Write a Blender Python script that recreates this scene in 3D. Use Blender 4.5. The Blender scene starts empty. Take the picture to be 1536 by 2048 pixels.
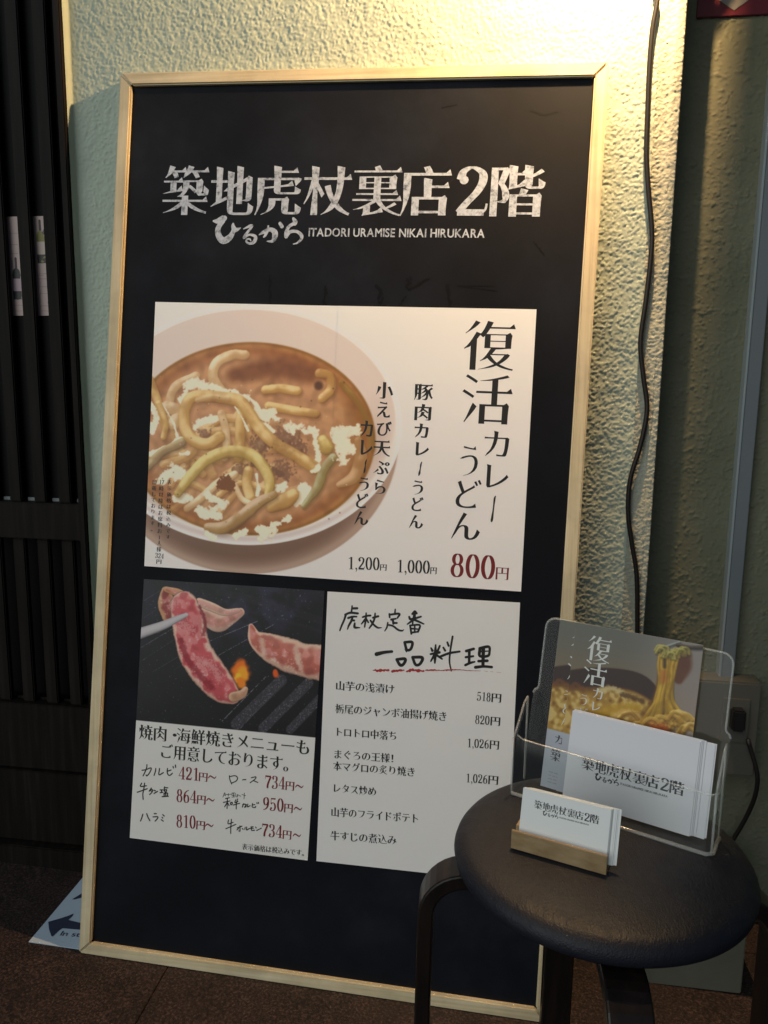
import bpy, bmesh, math, random
import numpy as np
from mathutils import Matrix, Vector
from mathutils.geometry import delaunay_2d_cdt
random.seed(7)
RNG = np.random.default_rng(11)
S = bpy.context.scene
COL = S.collection

# ------------------------------------------------------------------ camera, world, lights, exposure
CAM_POS = np.array([0.6269, -1.0190, 0.8995])
YAW, PITCH, ROLL, FPX = 0.1411, -0.1637, -0.0127, 1544.69
def _rot(y, p, r):
    cy, sy, cp, sp, cr, sr = math.cos(y), math.sin(y), math.cos(p), math.sin(p), math.cos(r), math.sin(r)
    return (np.array([[cy, -sy, 0], [sy, cy, 0], [0, 0, 1]]) @ np.array([[1, 0, 0], [0, cp, -sp], [0, sp, cp]])
            @ np.array([[cr, 0, sr], [0, 1, 0], [-sr, 0, cr]]))
CR = _rot(YAW, PITCH, ROLL)
cam_data = bpy.data.cameras.new('camera')
cam = bpy.data.objects.new('camera', cam_data); COL.objects.link(cam)
m = Matrix.Identity(4)
for i in range(3):
    m[i][0] = CR[i, 0]; m[i][1] = CR[i, 2]; m[i][2] = -CR[i, 1]; m[i][3] = CAM_POS[i]
cam.matrix_world = m
cam_data.sensor_fit = 'HORIZONTAL'; cam_data.sensor_width = 36; cam_data.lens = FPX / 1536 * 36
cam_data.clip_start = 0.01; cam_data.clip_end = 200
S.camera = cam

W = bpy.data.worlds.new('World'); S.world = W; W.use_nodes = True
wn = W.node_tree; bg = wn.nodes['Background']
sky = wn.nodes.new('ShaderNodeTexSky'); sky.sky_type = 'NISHITA'; sky.sun_disc = False
sky.sun_elevation = math.radians(30); sky.sun_rotation = math.radians(215)
sky.ozone_density = 3.0
wn.links.new(sky.outputs[0], bg.inputs[0]); bg.inputs[1].default_value = 0.011

def aim(o, d):
    o.rotation_euler = Vector(d).to_track_quat('-Z', 'Y').to_euler()
sun_d = bpy.data.lights.new('street_glow', 'SUN'); sun_d.energy = 0.64; sun_d.angle = math.radians(62)
sun_d.color = (0.90, 0.97, 0.95)
sun = bpy.data.objects.new('street_glow', sun_d); COL.objects.link(sun); aim(sun, (0.62, 0.80, -0.42)); sun.location = (-3, -4, 3)
LAMP = Vector((0.79, 0.085, 1.66))
ld = bpy.data.lights.new('clip_lamp_light', 'POINT'); ld.energy = 24; ld.shadow_soft_size = 0.009; ld.color = (1.0, 0.63, 0.30)
lo = bpy.data.objects.new('clip_lamp_light', ld); COL.objects.link(lo); lo.location = LAMP
vs = S.view_settings; vs.view_transform = 'Standard'; vs.look = 'None'; vs.gamma = 1; vs.use_curve_mapping = False
S.display_settings.display_device = 'sRGB'; vs.exposure = 1.0
S.render.engine = 'CYCLES'
S.cycles.max_bounces = 10; S.cycles.transparent_max_bounces = 24; S.cycles.use_denoising = True

# ------------------------------------------------------------------ measuring: a sight line met with a real plane
class Plane:
    def __init__(s, o, ex, ey):
        s.o = np.array(o, float); s.ex = np.array(ex, float); s.ey = np.array(ey, float)
        s.ex /= np.linalg.norm(s.ex); s.ey -= s.ex * (s.ey @ s.ex); s.ey /= np.linalg.norm(s.ey)
        s.n = np.cross(s.ex, s.ey)
    def hit(s, px, py):
        d = CR @ np.array([(px - 768) / FPX, 1, -(py - 1024) / FPX])
        return CAM_POS + d * ((s.n @ (s.o - CAM_POS)) / (s.n @ d))
    def uv(s, px, py):
        q = s.hit(px, py) - s.o
        return np.array([q @ s.ex, q @ s.ey])
    def P(s, u, v, w=0.0):
        return s.o + s.ex * u + s.ey * v + s.n * w
    def shift(s, w):
        return Plane(s.o + s.n * w, s.ex, s.ey)
def crop(ox, oy, sc):
    return lambda x, y: (ox + x / sc, oy + y / sc)

# ------------------------------------------------------------------ materials
def srgb(*c):
    c = [x / 255 if max(c) > 1.001 else x for x in c]
    return tuple((x / 12.92 if x <= 0.04045 else ((x + 0.055) / 1.055) ** 2.4) for x in c)
def mat(name, color=(.5, .5, .5), rough=0.6, spec=0.5, **kw):
    m = bpy.data.materials.new(name); m.use_nodes = True
    b = m.node_tree.nodes['Principled BSDF']
    b.inputs['Base Color'].default_value = (*color, 1); b.inputs['Roughness'].default_value = rough
    b.inputs['Specular IOR Level'].default_value = spec
    for k, v in kw.items():
        b.inputs[k.replace('_', ' ')].default_value = v
    return m
def N(m, t, **kw):
    n = m.node_tree.nodes.new(t)
    for k, v in kw.items():
        if k in n.inputs: n.inputs[k].default_value = v
        else: setattr(n, k, v)
    return n
def L(m, a, b): m.node_tree.links.new(a, b)
def bsdf(m): return m.node_tree.nodes['Principled BSDF']
def ramp(m, fac, stops):
    r = N(m, 'ShaderNodeValToRGB'); L(m, fac, r.inputs[0])
    e = r.color_ramp.elements
    while len(e) < len(stops): e.new(0.5)
    for i, (p, c) in enumerate(stops):
        e[i].position = p; e[i].color = (*c, 1) if len(c) == 3 else c
    return r
def coord(m, scale=(1, 1, 1), kind='Object'):
    tc = N(m, 'ShaderNodeTexCoord'); mp = N(m, 'ShaderNodeMapping'); mp.inputs['Scale'].default_value = scale
    L(m, tc.outputs[kind], mp.inputs[0]); return mp.outputs[0]
def noise(m, vec, scale, detail=4, rough=.55):
    n = N(m, 'ShaderNodeTexNoise'); n.inputs['Scale'].default_value = scale; n.inputs['Detail'].default_value = detail
    n.inputs['Roughness'].default_value = rough; L(m, vec, n.inputs['Vector']); return n
def bump(m, h, strength=.3, dist=.001):
    b = N(m, 'ShaderNodeBump'); b.inputs['Strength'].default_value = strength; b.inputs['Distance'].default_value = dist
    L(m, h, b.inputs['Height']); L(m, b.outputs[0], bsdf(m).inputs['Normal']); return b

def stucco_mat(name, c1, c2, fine=0.25):
    m = mat(name, c1, 1.0, .04)
    v = coord(m); n = noise(m, v, 7, 5)
    r = ramp(m, n.outputs[0], [(.35, c1), (.7, c2)])
    L(m, r.outputs[0], bsdf(m).inputs['Base Color'])
    n2 = noise(m, v, 900, 3); bump(m, n2.outputs[0], fine, .0006)
    return m
M_WALL = stucco_mat('cream_stucco', (.45, .515, .43), (.50, .565, .47))
M_STRIP = stucco_mat('sandy_corner_plaster', (.40, .40, .315), (.48, .475, .38), .8)
M_RECESS = stucco_mat('darkened_olive_stucco', (.145, .148, .102), (.18, .182, .128))  # olive darkened: the shade of the recess is partly put into this colour

def floor_mat():
    m = mat('brown_floor_tile', (.05, .03, .025), .62, .4)
    v = coord(m, kind='Object')
    a = noise(m, v, 260, 4, .7); b = noise(m, v, 18, 5, .6)
    vo = N(m, 'ShaderNodeTexVoronoi'); vo.inputs['Scale'].default_value = 330; L(m, v, vo.inputs['Vector'])
    r1 = ramp(m, a.outputs[0], [(.36, (.006, .0045, .0045)), (.50, (.028, .018, .0165)), (.68, (.10, .068, .060))])
    r2 = ramp(m, b.outputs[0], [(.3, (.55, .5, .5)), (.7, (1.25, 1.1, 1.05))])
    mx = N(m, 'ShaderNodeMix', data_type='RGBA', blend_type='MULTIPLY'); mx.inputs[0].default_value = 1
    L(m, r1.outputs[0], mx.inputs[6]); L(m, r2.outputs[0], mx.inputs[7])
    L(m, mx.outputs[2], bsdf(m).inputs['Base Color'])
    bump(m, a.outputs[0], .5, .0015)
    return m
M_FLOOR = floor_mat()
M_GROUT = mat('dark_grout', (.02, .017, .015), .9)

def wood_mat(name, c1, c2, c3, axis=(1, 1, 1), rough=.55, stain=0.0, gs=60, spec=.35):
    m = mat(name, c1, rough, spec)
    v = coord(m, axis); n = noise(m, v, gs, 6, .6); n3 = noise(m, coord(m), 9, 4, .6)
    r = ramp(m, n.outputs[0], [(.3, c2), (.5, c1), (.72, c3)])
    out = r.outputs[0]
    if stain:
        r3 = ramp(m, n3.outputs[0], [(.40, (1 - stain,) * 3), (.56, (1, 1, 1))])
        mx = N(m, 'ShaderNodeMix', data_type='RGBA', blend_type='MULTIPLY'); mx.inputs[0].default_value = 1
        L(m, out, mx.inputs[6]); L(m, r3.outputs[0], mx.inputs[7]); out = mx.outputs[2]
    L(m, out, bsdf(m).inputs['Base Color']); bump(m, n.outputs[0], .25, .0005)
    return m
PINE = ((.68, .57, .36), (.56, .45, .27), (.78, .67, .46))
M_PINE_H = wood_mat('pale_wood_along', *PINE, axis=(.03, 1, 1), stain=.18, gs=170)
M_PINE_V = wood_mat('pale_wood_up', *PINE, axis=(1, .06, .03), stain=.18, gs=170)
M_CARDWOOD = wood_mat('card_holder_wood', (.30, .205, .105), (.23, .15, .07), (.36, .255, .14), axis=(.08, 1, 1), rough=.45, gs=120)
M_DARKWOOD = wood_mat('dark_door_wood', (.008, .0056, .0046), (.004, .0028, .0023), (.017, .012, .0098), axis=(1, 1, .05), rough=.6, gs=90, spec=.12)
M_DARKPANEL = mat('door_backing', (.004, .0035, .0035), .6, .12)

def board_mat():
    m = mat('blackboard', (.018, .018, .021), .5, .14)
    v = coord(m); n = noise(m, coord(m, (1, .35, 1)), 7, 6, .65); n2 = noise(m, v, 2.3, 3)
    mul = N(m, 'ShaderNodeMath', operation='MULTIPLY'); L(m, n.outputs[0], mul.inputs[0]); L(m, n2.outputs[0], mul.inputs[1])
    r = ramp(m, mul.outputs[0], [(.18, (.0036, .0046, .0078)), (.30, (.0064, .0078, .0125)), (.42, (.0125, .0148, .0215))])
    L(m, r.outputs[0], bsdf(m).inputs['Base Color'])
    r2 = ramp(m, mul.outputs[0], [(.2, (.66,) * 3), (.4, (.55,) * 3)]); L(m, r2.outputs[0], bsdf(m).inputs['Roughness'])
    return m
M_BOARD = board_mat()
M_SMEAR = mat('wiped_smear', (.020, .020, .022), .7, .1)
M_SMEAR_D = mat('wet_wipe_mark', (.0030, .0034, .0046), .6, .12)
M_CHALK = mat('white_print', (.60, .62, .66), .7, .2)
def _chalk():
    m = M_CHALK; v = coord(m); n = noise(m, v, 130, 5, .7)
    r = ramp(m, n.outputs[0], [(.34, (.15, .17, .21)), (.47, (.44, .50, .60)), (.6, (.56, .62, .72))])
    L(m, r.outputs[0], bsdf(m).inputs['Base Color'])
_chalk()
M_INK = mat('black_ink', (.012, .010, .009), .45, .4)
M_INK_SOFT = mat('grey_black_ink', (.045, .045, .05), .5, .4)
M_GREYINK = mat('pale_grey_ink', (.33, .34, .36), .5, .4)
M_RED = mat('dark_red_ink', (.20, .012, .014), .45, .4)
M_REDBRUSH = mat('red_brush_ink', (.42, .025, .025), .5, .4)
M_FLYERINK = mat('flyer_white_print', (.70, .70, .66), .5, .3)
def paper_mat(name, c, rough=.42):
    m = mat(name, c, rough, .45)
    n = noise(m, coord(m), 6, 2); bump(m, n.outputs[0], .35, .004)
    return m
M_PAPER = paper_mat('satin_white_paper', (.84, .83, .815))
M_CARD = mat('white_card', (.80, .82, .80), .6, .3)
M_ENV = mat('white_envelope_paper', (.76, .75, .78), .6, .3)
M_EDGE = mat('card_edge_grey', (.42, .43, .44), .7)
M_BLACKCABLE = mat('black_rubber', (.010, .009, .009), .45, .4)
def leather():
    m = mat('black_leather', (.010, .0115, .0185), .42, .30)
    v = coord(m, (1, 1, 1)); vo = N(m, 'ShaderNodeTexVoronoi', feature='DISTANCE_TO_EDGE'); vo.inputs['Scale'].default_value = 430
    w = noise(m, v, 60, 3); L(m, coord(m, (1, .55, 1)), vo.inputs['Vector'])
    n = noise(m, coord(m, (1.0, .35, 1)), 210, 4, .6)
    mul = N(m, 'ShaderNodeMath', operation='MULTIPLY_ADD'); L(m, vo.outputs[0], mul.inputs[0]); mul.inputs[1].default_value = .7
    L(m, n.outputs[0], mul.inputs[2]); bump(m, mul.outputs[0], .6, .0011)
    r = ramp(m, w.outputs[0], [(.3, (.46,) * 3), (.7, (.58,) * 3)]); L(m, r.outputs[0], bsdf(m).inputs['Roughness'])
    return m
M_LEATHER = leather()
M_LEG = wood_mat('black_stained_bentwood', (.009, .006, .005), (.005, .004, .0035), (.016, .010, .008), axis=(1, 1, .1), rough=.36, gs=70)
M_TRUNK = mat('grey_plastic_trunking', (.16, .18, .19), .42, .5)
M_TRUNKHI = mat('pale_edge_highlight', (.30, .34, .35), .4, .5)  # paler than the duct: an edge highlight put into the colour
M_BOX = mat('beige_grey_plastic', (.10, .097, .08), .5, .4)
M_BLACKPL = mat('black_plastic', (.012, .012, .013), .35, .5)
M_SIGNRED = mat('red_sign_face', (.11, .007, .014), .5, .4)
M_SIGNWHITE = mat('sign_grey_white', (.20, .19, .17), .6, .3)
M_GLOW = mat('lamp_bulb_glass', (1, .8, .5), .4); bsdf(M_GLOW).inputs['Emission Color'].default_value = (1, .75, .4, 1); bsdf(M_GLOW).inputs['Emission Strength'].default_value = 6
M_FLOORSHEET = mat('blue_white_floor_vinyl', (.50, .60, .72), .5, .3)
M_ARROW = mat('navy_print', (.035, .045, .085), .55, .3)
def acrylic(name, edge=False):
    m = bpy.data.materials.new(name); m.use_nodes = True; nt = m.node_tree; nt.nodes.clear()
    out = nt.nodes.new('ShaderNodeOutputMaterial'); tr = nt.nodes.new('ShaderNodeBsdfTransparent')
    gl = nt.nodes.new('ShaderNodeBsdfGlossy'); gl.inputs['Roughness'].default_value = .06 if not edge else .12
    mix = nt.nodes.new('ShaderNodeMixShader'); fr = nt.nodes.new('ShaderNodeFresnel'); fr.inputs['IOR'].default_value = 1.45; ge = nt.nodes.new('ShaderNodeNewGeometry'); iv = nt.nodes.new('ShaderNodeMath'); iv.operation = 'SUBTRACT'; iv.inputs[0].default_value = 1; nt.links.new(ge.outputs['Backfacing'], iv.inputs[1]); ml = nt.nodes.new('ShaderNodeMath'); ml.operation = 'MULTIPLY'; iv.inputs[0].default_value = 1 if edge else 1; nt.links.new(fr.outputs[0], ml.inputs[0]); hf = nt.nodes.new('ShaderNodeMath'); hf.operation = 'MULTIPLY'; hf.inputs[1].default_value = 1.6 if edge else .5; nt.links.new(iv.outputs[0], hf.inputs[0]); nt.links.new(hf.outputs[0], ml.inputs[1])
    tr.inputs[0].default_value = (.955, .965, .96, 1)
    nt.links.new(ml.outputs[0], mix.inputs[0]); nt.links.new(tr.outputs[0], mix.inputs[1]); nt.links.new(gl.outputs[0], mix.inputs[2])
    last = mix.outputs[0]
    df = nt.nodes.new('ShaderNodeBsdfDiffuse'); df.inputs[0].default_value = (.9, .93, .9, 1)
    m2 = nt.nodes.new('ShaderNodeMixShader'); m2.inputs[0].default_value = .17 if edge else .003
    nt.links.new(last, m2.inputs[1]); nt.links.new(df.outputs[0], m2.inputs[2]); last = m2.outputs[0]
    nt.links.new(last, out.inputs[0]); return m
M_ACR = acrylic('clear_acrylic'); M_ACREDGE = acrylic('acrylic_edge', True)

# ------------------------------------------------------------------ object helpers
def link(name, verts, faces, material, parent=None, smooth=False, uvs=None):
    me = bpy.data.meshes.new(name)
    me.from_pydata([tuple(map(float, v)) for v in verts], [], faces)
    if material: me.materials.append(material)
    if smooth: me.polygons.foreach_set('use_smooth', [True] * len(me.polygons))
    if uvs is not None:
        ul = me.uv_layers.new(name='UVMap')
        for lp in me.loops: ul.data[lp.index].uv = uvs[lp.vertex_index]
    o = bpy.data.objects.new(name, me); COL.objects.link(o)
    if parent: o.parent = parent
    return o
def meta(o, label=None, cat=None, group=None, kind=None):
    if label: o['label'] = label
    if cat: o['category'] = cat
    if group: o['group'] = group
    if kind: o['kind'] = kind
    return o
def empty(name, loc, label, cat, group=None):
    o = bpy.data.objects.new(name, None); o.empty_display_size = .05; COL.objects.link(o)
    return meta(o, label, cat, group)        # kept at the world origin frame; parts carry world coordinates
def place_root(o, loc):
    """move a thing's empty to its base while its parts stay where they are"""
    loc = Vector(loc); o.location = loc
    for c in o.children: c.matrix_parent_inverse = Matrix.Translation(-loc)
def bevel(o, w, seg=2):
    bm = bmesh.new(); bm.from_mesh(o.data)
    bmesh.ops.recalc_face_normals(bm, faces=bm.faces)
    bmesh.ops.bevel(bm, geom=list(bm.edges), offset=w, segments=seg, affect='EDGES', clamp_overlap=True)
    bm.to_mesh(o.data); bm.free(); return o
def recalc(o):
    bm = bmesh.new(); bm.from_mesh(o.data); bmesh.ops.recalc_face_normals(bm, faces=bm.faces); bm.to_mesh(o.data); bm.free(); return o
def box(name, x0, x1, y0, y1, z0, z1, material, parent=None, bev=0):
    v = [(x, y, z) for z in (z0, z1) for y in (y0, y1) for x in (x0, x1)]
    f = [(0, 2, 3, 1), (4, 5, 7, 6), (0, 1, 5, 4), (2, 6, 7, 3), (0, 4, 6, 2), (1, 3, 7, 5)]
    o = link(name, v, f, material, parent)
    if bev: bevel(o, bev)
    return o
def slab(name, pl, poly, w0, w1, material, parent=None, bev=0, smooth=False):
    """prism: polygon in plane coordinates between two heights"""
    n = len(poly)
    v = [pl.P(u, q, w0) for u, q in poly] + [pl.P(u, q, w1) for u, q in poly]
    f = [tuple(range(n - 1, -1, -1)), tuple(range(n, 2 * n))] + [(i, (i + 1) % n, n + (i + 1) % n, n + i) for i in range(n)]
    o = link(name, v, f, material, parent); recalc(o)
    if bev: bevel(o, bev)
    return o
def tube(name, pts, r, material, parent=None, seg=10, closed=False):
    pts = [np.array(p, float) for p in pts]; n = len(pts); V = []; F = []
    prev = np.array([0, 0, 1.0]) + 0.01
    for i, p in enumerate(pts):
        a = pts[(i - 1) % n] if (closed or i > 0) else p; b = pts[(i + 1) % n] if (closed or i < n - 1) else p
        t = b - a; t /= (np.linalg.norm(t) + 1e-12)
        s = prev - t * (prev @ t)
        if np.linalg.norm(s) < 1e-4: s = np.array([1.0, 0, 0]) - t * t[0]
        s /= np.linalg.norm(s); prev = s; q = np.cross(t, s)
        rr = r[i] if hasattr(r, '__len__') else r
        for k in range(seg):
            an = 2 * math.pi * k / seg; V.append(p + rr * (math.cos(an) * s + math.sin(an) * q))
    m_ = n if closed else n - 1
    for i in range(m_):
        for k in range(seg):
            j = (i + 1) % n; F.append((i * seg + k, i * seg + (k + 1) % seg, j * seg + (k + 1) % seg, j * seg + k))
    if not closed: F.append(tuple(range(seg))[::-1]); F.append(tuple((n - 1) * seg + k for k in range(seg)))
    return link(name, V, F, material, parent, smooth=True)
def spline(pts, per=8):
    P = np.array(pts, float)
    if len(P) < 2: return P
    E_ = np.vstack([2 * P[0] - P[1], P, 2 * P[-1] - P[-2]]); out = []
    for i in range(1, len(E_) - 2):
        p0, p1, p2, p3 = E_[i - 1:i + 3]
        for k in range(per):
            t = k / per
            out.append(.5 * ((2 * p1) + (-p0 + p2) * t + (2 * p0 - 5 * p1 + 4 * p2 - p3) * t * t + (-p0 + 3 * p1 - 3 * p2 + p3) * t ** 3))
    out.append(P[-1]); return np.array(out)
def lathe(name, prof, c, material, parent=None, seg=96):
    V = []; F = []
    for r, z in prof:
        for k in range(seg):
            a = 2 * math.pi * k / seg; V.append((c[0] + r * math.cos(a), c[1] + r * math.sin(a), c[2] + z))
    for i in range(len(prof) - 1):
        for k in range(seg):
            F.append((i * seg + k, i * seg + (k + 1) % seg, (i + 1) * seg + (k + 1) % seg, (i + 1) * seg + k))
    o = link(name, V, F, material, parent, smooth=True); return recalc(o)

# ------------------------------------------------------------------ lettering: outlines from the built-in font, reshaped into a Ming-style cut
_fc = bpy.data.curves.new('glyph_source', 'FONT'); _fo = bpy.data.objects.new('glyph_source', _fc); COL.objects.link(_fo)
def outline(ch):
    _fc.body = ch; bpy.context.view_layer.update(); dg = bpy.context.evaluated_depsgraph_get()
    ev = _fo.evaluated_get(dg); c = ev.to_curve(dg); out = []
    for s in c.splines:
        out.append([[np.array(b.co[:2]), np.array(b.handle_left[:2]), np.array(b.handle_right[:2])] for b in s.bezier_points])
    ev.to_curve_clear(); return out
def _area(c):
    p = [q[0] for q in c]; return .5 * sum(p[i][0] * p[(i + 1) % len(p)][1] - p[(i + 1) % len(p)][0] * p[i][1] for i in range(len(p)))
def _edge_t(c, i):
    """unit tangents at start and end of edge i -> i+1, and its chord"""
    a, b = c[i], c[(i + 1) % len(c)]
    t0 = a[2] - a[0]; t1 = b[0] - b[1]; ch = b[0] - a[0]
    if np.linalg.norm(t0) < 1e-6: t0 = ch
    if np.linalg.norm(t1) < 1e-6: t1 = ch
    return t0 / (np.linalg.norm(t0) + 1e-9), t1 / (np.linalg.norm(t1) + 1e-9), ch
def ming(ch, ax=.032, ay=-.009, serif=1.0, taper=True):
    res = []
    for c in outline(ch):
        n = len(c)
        if n < 3: continue
        ed = [_edge_t(c, i) for i in range(n)]
        ln = [np.linalg.norm(e[2]) for e in ed]
        flags = {}
        for i in range(n):
            t0, t1, chd = ed[i]; L0 = ln[i]
            if not (.045 < L0 < .115): continue
            pt = ed[i - 1][1]; nt = ed[(i + 1) % n][0]; d = chd / L0
            c1 = pt[0] * d[1] - pt[1] * d[0]; c2 = d[0] * nt[1] - d[1] * nt[0]
            if c1 < .75 or c2 < .75: continue                     # a stroke's end: two convex near-right corners
            nrm = np.array([d[1], -d[0]])
            if nrm[0] > .985 and ln[i - 1] > .13 and ln[(i + 1) % n] > .13: flags[i] = 'uroko'
            elif nrm[1] > .985: flags[i] = 'head'
            elif taper and nrm[1] < -.15 and nrm[0] < -.05: flags[i] = 'tip'
            elif taper and nrm[1] < -.15 and nrm[0] > .2: flags[i] = 'foot'
        def amt(nv): return ax * nv[0] ** 2 + ay * nv[1] ** 2
        disp = []
        for i in range(n):
            ta = ed[i - 1][1]; tb = ed[i][0]
            na = np.array([ta[1], -ta[0]]); nb = np.array([tb[1], -tb[0]])
            det = na[0] * nb[1] - na[1] * nb[0]
            if abs(det) > .35:
                A = np.array([na, nb]); d = np.linalg.solve(A, np.array([amt(na), amt(nb)]))
            else:
                nm = na + nb; nm /= (np.linalg.norm(nm) + 1e-9); d = nm * amt(nm)
            l = np.linalg.norm(d)
            if l > .042: d *= .042 / l
            disp.append(d)
        q = [[p + disp[i] for p in c[i]] for i in range(n)]
        for i, fl in flags.items():
            j = (i + 1) % n
            if fl in ('tip', 'foot'):
                mid = (q[i][0] + q[j][0]) / 2; k = .80 if fl == 'tip' else .25
                for w in (i, j):
                    sft = (mid - q[w][0]) * k; q[w] = [p + sft for p in q[w]]
            elif fl == 'head':
                sft = np.array([-.012, .016]) * serif; q[j] = [p + sft for p in q[j]]
                sft = np.array([.004, -.008]) * serif; q[i] = [p + sft for p in q[i]]
        out = []
        def vec(p): p = np.array(p); return [p, p.copy(), p.copy()]
        for i in range(n):
            if flags.get(i) == 'uroko' and serif:
                A = q[i][0]; B = q[(i + 1) % n][0]
                a = q[i]; out.append([a[0], a[1], a[0].copy()])
                out.append(vec((B[0] - .035, B[1] + .058 * serif)))
            elif flags.get((i - 1) % n) == 'uroko' and serif:
                B = q[i][0]; p = np.array([B[0] - .105, B[1]]); out.append([p, p.copy(), q[i][2] + (p - B) * .6])
            else:
                # shoulder where a top edge turns down
                t_in = ed[i - 1][1]; t_out = ed[i][0]
                if serif and t_in[1] > .99 and t_out[0] < -.99 and ln[i - 1] > .14 and ln[i] > .14 and (i not in flags) and ((i - 1) % n not in flags):
                    B = q[i][0]
                    out.append([B + np.array([.012, -.022]), q[i][1], B + np.array([.012, -.022])])
                    out.append(vec(B + np.array([-.03, .032])))
                    p = B + np.array([-.085, 0]); out.append([p, p.copy(), q[i][2] + np.array([-.03, 0])])
                else: out.append(q[i])
        res.append(out)
    return res
def flatten(cs, per=5):
    polys = []
    for c in cs:
        pl = []; n = len(c)
        for i in range(n):
            a = c[i]; b = c[(i + 1) % n]; ch = b[0] - a[0]; L0 = np.linalg.norm(ch)
            dev = abs(ch[0] * (a[2] - a[0])[1] - ch[1] * (a[2] - a[0])[0]) + abs(ch[0] * (b[1] - a[0])[1] - ch[1] * (b[1] - a[0])[0])
            k = 1 if dev < 2e-4 * 1 else per
            for j in range(k):
                t = j / k; pl.append((1 - t) ** 3 * a[0] + 3 * (1 - t) ** 2 * t * a[2] + 3 * (1 - t) * t * t * b[1] + t ** 3 * b[0])
        polys.append(pl)
    return polys
def fill(polys):
    """robust fill: constrained triangulation, then keep triangles with non-zero winding"""
    pv = []; ed = []
    for pl in polys:
        if len(pl) < 3: continue
        b = len(pv); pv += [Vector((float(p[0]), float(p[1]))) for p in pl]; n = len(pl)
        ed += [(b + i, b + (i + 1) % n) for i in range(n)]
    V, _, F, *_r = delaunay_2d_cdt(pv, ed, [], 0, 1e-6)
    V = np.array([(v[0], v[1]) for v in V]); F = np.array([f for f in F if len(f) == 3]); c = V[F].mean(1)
    wn_ = np.zeros(len(c))
    for pl in polys:
        P = np.array(pl); Q = np.roll(P, -1, 0)
        for p, q in zip(P, Q):
            cr = (q[0] - p[0]) * (c[:, 1] - p[1]) - (c[:, 0] - p[0]) * (q[1] - p[1])
            wn_ += ((p[1] <= c[:, 1]) & (q[1] > c[:, 1]) & (cr > 0)).astype(int) - ((p[1] > c[:, 1]) & (q[1] <= c[:, 1]) & (cr < 0)).astype(int)
    return V, [tuple(int(k) for k in f) for f in F[wn_ != 0]]
def ribbon(pts, caps=True, per=6):
    """stroke with a width per point -> several small polygons (strip and round ends)"""
    P = spline(pts, per) if len(pts) > 1 else np.array(pts, float)
    xy = P[:, :2]; w = np.maximum(P[:, 2] / 2, 1e-5)
    T = np.gradient(xy, axis=0) if len(xy) > 1 else np.array([[1., 0]])
    T /= (np.linalg.norm(T, axis=1)[:, None] + 1e-9); Nn = np.c_[-T[:, 1], T[:, 0]]
    A = xy + Nn * w[:, None]; B = xy - Nn * w[:, None]; n = len(xy)
    V = list(A) + list(B); F = [(i, n + i, n + i + 1, i + 1) for i in range(n - 1)]
    parts = [(np.array(V), F)]
    if caps:
        for i in (0, n - 1):
            k = 10; parts.append((np.array([xy[i] + w[i] * np.array([math.cos(2 * math.pi * j / k), math.sin(2 * math.pi * j / k)]) for j in range(k)]), [tuple(range(k))]))
    return parts
# high-contrast numerals drawn as pen strokes: thick when the pen moves up or down, thin when it moves sideways
def _pen(pts, thick=.115, thin=.028, pw=1.5):
    P = spline(pts, 8); T = np.gradient(P, axis=0); T /= (np.linalg.norm(T, axis=1)[:, None] + 1e-9)
    w = thin + (thick - thin) * np.abs(T[:, 1]) ** pw
    return ribbon([(a[0], a[1], b) for a, b in zip(P, w)], caps=False, per=1)
def _bar(x0, y0, x1, y1, w): return ribbon([(x0, y0, w), (x1, y1, w)], caps=False, per=1)
def _ball(x, y, r): return ribbon([(x, y, 2 * r), (x + .001, y, 2 * r)], caps=True, per=1)
def _ell(cx, cy, rx, ry, **k): return _pen([(cx + rx * math.sin(a), cy + ry * math.cos(a)) for a in np.linspace(0, 2 * math.pi, 25)], **k)
DIG = {
 '0': lambda: _ell(.25, .34, .165, .335, thick=.125),
 '1': lambda: _bar(.27, 0, .27, .68, .12) + _bar(.10, .585, .28, .665, .035) + _bar(.13, .014, .41, .014, .028),
 '2': lambda: _ball(.125, .50, .062) + _pen([(.075, .50), (.12, .62), (.24, .672), (.37, .60), (.385, .48), (.31, .33), (.17, .17), (.07, .04)], pw=1.2) + _bar(.055, .045, .42, .045, .09) + _pen([(.40, .045), (.44, .09), (.455, .17)], thick=.03),
 '3': lambda: _ball(.12, .535, .056) + _pen([(.075, .54), (.13, .645), (.24, .672), (.36, .61), (.36, .45), (.27, .37), (.18, .355)]) + _pen([(.18, .355), (.31, .34), (.395, .2), (.35, .06), (.23, .005), (.11, .03), (.06, .12)]) + _ball(.115, .135, .06),
 '4': lambda: _bar(.335, .68, .03, .19, .035) + _bar(.03, .185, .47, .185, .034) + _bar(.33, 0, .33, .67, .115) + _bar(.20, .014, .46, .014, .028),
 '5': lambda: _bar(.10, .64, .41, .64, .075) + _bar(.105, .66, .095, .345, .032) + _pen([(.095, .35), (.2, .425), (.33, .385), (.395, .22), (.34, .06), (.22, .005), (.1, .03), (.06, .11)]) + _ball(.115, .13, .06),
 '6': lambda: _pen([(.42, .665), (.28, .62), (.15, .50), (.095, .32), (.105, .13), (.17, .02), (.25, .005), (.36, .06), (.395, .2), (.35, .35), (.26, .405), (.17, .35), (.11, .24)]),
 '7': lambda: _bar(.055, .635, .455, .635, .085) + _bar(.065, .68, .055, .50, .028) + _pen([(.435, .62), (.32, .40), (.235, .2), (.215, 0)], thick=.13),
 '8': lambda: _ell(.25, .515, .125, .155) + _ell(.25, .19, .155, .185),
 '9': lambda: [(np.array([.5, .68]) - v, f) for v, f in DIG['6']()],
 ',': lambda: _ball(.11, .045, .055) + _pen([(.15, .05), (.15, -.04), (.09, -.12)], thick=.04),
}
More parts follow.
